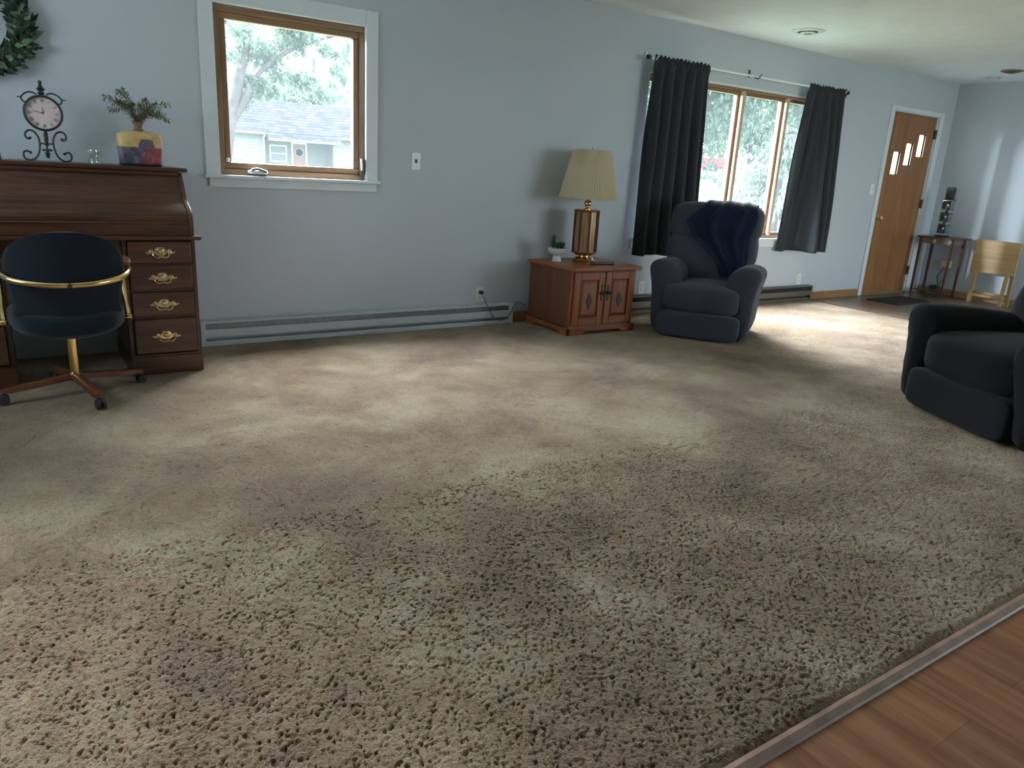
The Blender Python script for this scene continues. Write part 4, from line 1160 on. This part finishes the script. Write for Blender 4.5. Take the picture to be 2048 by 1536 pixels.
# neighbour's house
HY = 38
M_side = plain('white_siding', (.19, .205, .21), .6, var=.04)
mr, trf, brf = nt('roof_shingles'); vr = coords(trf)
bk = N(trf, 'ShaderNodeTexBrick'); trf.links.new(coords(trf, (1, 1, 1), (math.radians(90), 0, 0)), bk.inputs['Vector']); bk.inputs['Scale'].default_value = 1; bk.inputs['Brick Width'].default_value = .45; bk.inputs['Row Height'].default_value = .16; bk.inputs['Mortar Size'].default_value = .02
bk.inputs['Color1'].default_value = (.022, .024, .030, 1); bk.inputs['Color2'].default_value = (.040, .042, .050, 1); bk.inputs['Mortar'].default_value = (.016, .018, .024, 1)
trf.links.new(bk.outputs[0], brf.inputs[0]); brf.inputs['Roughness'].default_value = 1; brf.inputs['Specular IOR Level'].default_value = 0
t = thing('neighbour_house', 'low white sided house with grey shingle roof seen through the casement window', 'house', (0, 0, 0))


def siding(x0, x1, y, z0, z1):
    m = MB(); n_ = int((z1 - z0) / .17); poly = []
    for k in range(n_ + 1):
        z = z0 + (z1 - z0) * k / (n_ + 1); z2 = z0 + (z1 - z0) * (k + 1) / (n_ + 1); poly += [(y - .035, z), (y - .008, z2 - .001)]
    poly += [(y + 6, z1), (y + 6, z0)]
    m.prism(poly, x0, x1, 'X'); return m


siding(6.5, 12.2, HY, -.6, 2.35).build('wall', M_side, t, False)
siding(12.2, 16.06, HY + 1.2, -.6, 2.6).build('wall', M_side, t, False)
siding(16.06, 21.5, HY, -.6, 2.35).build('wall', M_side, t, False)
m = MB(); m.loft([[(6.1, HY - .5, 2.34), (21.9, HY - .5, 2.34), (21.9, HY - .5, 2.44), (6.1, HY - .5, 2.44)], [(6.1, HY + 3.4, 4.2), (21.9, HY + 3.4, 4.2), (21.9, HY + 3.4, 4.3), (6.1, HY + 3.4, 4.3)], [(6.1, HY + 7.5, 2.3), (21.9, HY + 7.5, 2.3), (21.9, HY + 7.5, 2.4), (6.1, HY + 7.5, 2.4)]])
m.build('roof', mr, t, False)
m = MB(); m.loft([[(12.1, HY - 1.0, 2.06), (16.2, HY - 1.0, 2.06), (16.2, HY - 1.0, 2.14), (12.1, HY - 1.0, 2.14)], [(12.1, HY - .45, 2.36), (16.2, HY - .45, 2.36), (16.2, HY - .45, 2.46), (12.1, HY - .45, 2.46)]])
m.build('porch_roof', mr, t, False)
MB().box(12.1, 16.2, HY - 1.1, HY - 1.0, 1.98, 2.10).box(6.1, 12.1, HY - .62, HY - .5, 2.28, 2.40).box(16.2, 21.9, HY - .62, HY - .5, 2.28, 2.40).build('gutter', M_white, t, False)
MB().tube([(12.15, HY - .3, 2.3), (12.1, HY - .12, 2.1), (12.1, HY - .1, -.4)], .05, 8).build('downspout', M_white, t)
for x0, x1, z0, z1, y in ((10.15, 11.05, .92, 1.86, HY), (12.75, 13.75, .86, 1.80, HY + 1.2), (18.0, 19.2, .9, 1.85, HY)):
    m = MB(); m.box(x0, x1, y - .09, y - .03, z0, z0 + .08).box(x0, x1, y - .09, y - .03, z1 - .08, z1).box(x0, x0 + .08, y - .09, y - .03, z0 + .08, z1 - .08).box(x1 - .08, x1, y - .09, y - .03, z0 + .08, z1 - .08).box(x0 + .08, x1 - .08, y - .08, y - .03, (z0 + z1) / 2 - .03, (z0 + z1) / 2 + .03)
    wf = m.build('window', M_white, t, False)
    MB().box(x0 + .08, x1 - .08, y - .06, y - .04, z0 + .08, z1 - .08).build('pane', plain('dark_pane', (.16, .19, .21), .3), wf, False)
m = MB(); y = HY + 1.2
MB().box(14.1, 14.82, y - .08, y - .04, -.35, 1.9).build('door', plain('house_door', (.24, .13, .12), .5), t, False)
MB().box(14.0, 14.1, y - .1, y - .02, -.35, 2.0).box(14.82, 14.92, y - .1, y - .02, -.35, 2.0).box(14.1, 14.82, y - .1, y - .02, 1.9, 2.0).build('door_casing', M_white, t, False)
MB().lathe([(.20, 0), (.24, -.02), (.28, 0)], (14.46, y - .1, 1.45), 20, 'Y').build('door_wreath', plain('faded_wreath', (.3, .32, .3), .9), t)


def crown(m, c, r, n, size, seed, flat=1.0, shell=.55, droop=.35, holes=0.0):
    """leaves scattered in puffs round the crown's own centre"""
    rnd = random.Random(seed); c = Vector(c)
    puffs = []
    for k in range(max(8, n // 260)):
        a_, b_ = rnd.uniform(0, 2 * PI), rnd.uniform(-1, 1); q = (1 - b_ * b_) ** .5; rr = rnd.uniform(shell, 1)
        puffs.append(Vector((r[0] * rr * q * math.cos(a_), r[1] * rr * q * math.sin(a_), r[2] * rr * b_)))
    for k in range(n):
        p0 = rnd.choice(puffs); s_ = min(r) * .30
        p = c + p0 + Vector((rnd.gauss(0, s_), rnd.gauss(0, s_), rnd.gauss(0, s_ * .8)))
        d = Vector((rnd.uniform(-1, 1), rnd.uniform(-1, 1), rnd.uniform(-1, .3)))
        ln_ = size * rnd.uniform(.6, 1.3); leaf(m, p, d, ln_, ln_ * .55, Vector((rnd.uniform(-.5, .5), rnd.uniform(-.5, .5), 1)), droop)


M_bark = plain('grey_bark', (.065, .058, .060), .9, var=.25, vscale=6, bmp=.5, bscale=12)
M_leafA = leaf_mat('maple_leaves', (.080, .130, .100), (.145, .205, .15))
M_leafB = leaf_mat('ash_leaves', (.062, .115, .085), (.125, .19, .13))
M_leafC = leaf_mat('distant_leaves', (.072, .115, .090), (.125, .17, .13))
t = thing('yard_tree', 'big leaning tree with a forked trunk outside the casement window', 'tree', (0, 0, 0))
TY = 14
m = MB()
m.tube(bez([(4.25, TY, -.4), (4.42, TY, .9), (4.62, TY, 2.05), (4.90, TY, 3.15), (5.10, TY + .1, 4.05), (5.3, TY + .2, 5.6), (5.9, TY, 7.2)], 6), [.17] * 6 + [.15] * 6 + [.14] * 6 + [.125] * 6 + [.11] * 6 + [.08] * 7, 12)
m.tube(bez([(4.55, TY, 1.75), (4.85, TY - .05, 2.25), (5.08, TY - .1, 2.72), (5.42, TY, 3.16), (6.05, TY, 3.62), (6.9, TY, 4.0), (7.8, TY, 4.3)], 6), [.09] * 12 + [.06] * 12 + [.04] * 13, 10)
m.tube(bez([(4.98, TY, 3.5), (4.6, TY - .1, 4.0), (4.1, TY, 4.5)], 5), .05, 8).tube(bez([(5.45, TY, 3.18), (5.7, TY + .2, 3.0), (6.2, TY, 2.9), (6.8, TY, 2.7)], 5), [.03] * 8 + [.015] * 8, 6)
m.build('trunk', M_bark, t)
m = MB()
for k, (x, y, z, r, n) in enumerate(((4.3, 13.5, 3.7, .7, 900), (5.3, 14.2, 3.55, .6, 900), (5.7, 14.4, 4.0, .7, 1000), (6.5, 14, 4.0, .6, 800), (7.3, 14, 3.7, .5, 450), (5.35, 14.1, 2.75, .42, 650), (5.9, 13.9, 2.95, .35, 350), (4.95, 14.2, 2.45, .30, 350), (6.5, 14, 3.0, .35, 260), (7.0, 14, 2.75, .32, 200), (7.3, 14.2, 3.2, .4, 260), (4.2, 14.6, 2.5, .6, 420), (5.3, 14, 5.2, 1.5, 1200), (6.9, 14, 5.1, 1.3, 900))):
    crown(m, (x, y, z), (r, r * .8, r * .7), n, .13, 30 + k)
m.build('foliage', M_leafA, t, False)


def tree(label, x, y, h, r, n, size, mat, seed, zc=None, group=None):
    t = thing('tree', label, 'tree', (x, y, gz(x, y)), 0, group)
    m = MB(); m.tube(bez([(0, 0, -.3), (.1, 0, h * .3), (-.05, .1, h * .6), (.05, 0, h * .85)], 5), [.22] * 5 + [.17] * 5 + [.10] * 6, 10)
    for k in range(5):
        a_ = k * 1.3; m.tube([(0, 0, h * .4 + k * .1), (r[0] * .5 * math.cos(a_), r[1] * .5 * math.sin(a_), h * .6)], [.07, .03], 6)
    m.build('trunk', M_bark, t)
    m = MB(); crown(m, (0, 0, zc or h * .62), r, n, size, seed, shell=.15); m.build('foliage', mat, t, False)
    return t


tree('leafy tree with hanging leaves seen through the left panes of the wide window', 19.6, 14.9, 8.5, (4.2, 3.0, 3.2), 30000, .26, M_leafB, 5, 5.0)
tree('leafy tree behind the middle pane of the wide window', 26.2, 12.2, 8.5, (3.8, 2.8, 3.3), 22000, .24, M_leafC, 6, 4.9)
far = [(9.5, 60, 9, 'pale distant tree above the left end of the neighbour roof'), (22, 58, 10, 'pale distant tree above the right end of the neighbour roof'), (52, 44, 11, 'pale distant tree behind the red truck'), (60, 34, 11, 'pale distant tree behind the white car'), (60, 23, 11, 'pale distant tree right of the spruce')]
for k, (x, y, h, lab) in enumerate(far):
    tree(lab, x, y, h, ((4.5, 4, 3.6) if x < 40 else (9, 7, 4.6)), (2600 if x < 40 else 9000), (.5 if x < 40 else .8), M_leafC, 60 + k, h * .55, 'distant trees on the skyline beyond the street')

# spruce beside the wide window: drooping needled boughs
t = thing('spruce_tree', 'pale spruce with drooping boughs seen through the wide window', 'tree', (16.3, 7.4, gz(16.3, 7.4)))
m = MB(); m.tube([(0, 0, -.3), (0, 0, 2.6)], [.1, .02], 8); m.build('trunk', M_bark, t)
m = MB(); rnd = random.Random(21)
for lv in range(15):
    z = .25 + lv * .16; R0 = 1.9 * (1 - lv / 16.5)
    for k in range(18):
        a_ = rnd.uniform(0, 2 * PI); pts = bez([(0, 0, z), (R0 * .5 * math.cos(a_), R0 * .5 * math.sin(a_), z + .06), (R0 * math.cos(a_), R0 * math.sin(a_), z - .16)], 6)
        for i in range(2, len(pts)):
            for _ in range(5):
                d = Vector((math.cos(a_) + rnd.uniform(-.8, .8), math.sin(a_) + rnd.uniform(-.8, .8), rnd.uniform(-1.3, -.1)))
                leaf(m, pts[i], d, rnd.uniform(.09, .2), .022, droop=.4)
m.build('needles', leaf_mat('spruce_needles', (.045, .080, .062), (.09, .135, .10)), t, False)

# low hedge along the street
t = tag(empty('hedge', (0, 0, 0)), 'low clipped hedge in front of the red truck', 'hedge')
m = MB(); rnd = random.Random(77)
for k in range(2600):
    s_ = rnd.random(); x = 29.5 + 4.6 * s_; y = 25.4 - 3.2 * s_; zb = gz(x, y)
    p = Vector((x + rnd.gauss(0, .25), y + rnd.gauss(0, .25), zb + .05 + rnd.uniform(0, .42) + .05 * math.sin(7 * s_)))
    leaf(m, p, (rnd.uniform(-1, 1), rnd.uniform(-1, 1), rnd.uniform(-.3, 1)), .13, .08)
m.build('foliage', M_leafB, t, False)

# vehicles on the street
M_tire = plain('tire', (.03, .03, .032), .8); M_rim = plain('rim', (.45, .46, .48), .3, .5)


def vehicle(name, label, cat, loc, rz, body, L_, prof, win, wheels):
    t = thing(name, label, cat, loc, rz)
    m = MB(); rings = []
    for k, w_ in enumerate((-.90, -.86, .86, .90)):
        s_ = .94 if k in (0, 3) else 1
        cx = L_ / 2; rings.append([(cx + (x - cx) * s_, w_, .75 + (z - .75) * s_) for x, z in prof])
    m.loft(rings); m.build('body', body, t, False, bevel=.03)
    MB().prism(win, -.91, .91, 'Y').build('side_window', plain('car_glass', (.05, .06, .07), .12), t, False)
    MB().box(-.08, .06, -.85, .85, .38, .56, .03).box(L_ - .06, L_ + .08, -.85, .85, .38, .56, .03).build('bumper', plain('bumper_grey', (.40, .42, .44), .4), t, False)
    for x in wheels:
        for y in (-.80, .80):
            m = MB(); m.lathe([(.20, -.10), (.34, -.10), (.37, -.06), (.37, .06), (.34, .10), (.20, .10)], (x, y, .37), 24, 'Y')
            wh = m.build('wheel', M_tire, t); MB().lathe([(0, -.105), (.20, -.09), (.21, .09), (0, .105)], (x, y, .37), 18, 'Y').build('hubcap', M_rim, wh)
    return t


pick = [(0, .45), (0, 1.0), (.15, 1.08), (1.35, 1.15), (1.95, 1.75), (3.1, 1.78), (3.35, 1.15), (5.3, 1.15), (5.35, .5), (4.9, .42), (4.75, .75), (4.5, .85), (4.2, .75), (4.05, .42), (1.45, .42), (1.3, .75), (1.05, .85), (.8, .75), (.65, .42)]
ddx, ddy = 45.29 - 43.38, 33.74 - 35.06
vehicle('pickup_truck', 'red pickup truck parked on the street beyond the hedge', 'truck', (40.3, 37.2, 1.72), math.atan2(ddy, ddx), plain('red_car_paint', (.26, .018, .026), .3), 5.35, pick, [(1.65, 1.22), (2.02, 1.66), (3.0, 1.68), (3.15, 1.22)], (1.05, 4.48))
sed = [(0, .4), (0, .85), (.9, .95), (1.5, 1.38), (2.9, 1.40), (3.7, .98), (4.4, .9), (4.45, .4), (3.95, .35), (3.8, .65), (3.55, .72), (3.3, .65), (3.15, .35), (1.3, .35), (1.15, .65), (.9, .72), (.65, .65), (.5, .35)]
vehicle('parked_car', 'white car parked behind the spruce on the street', 'car', (47.6, 33.0, 1.75), math.atan2(ddy, ddx), plain('white_car_paint', (.55, .57, .58), .25), 4.45, sed, [(1.1, .98), (1.6, 1.32), (2.8, 1.34), (3.4, 1.0)], (.9, 3.55))
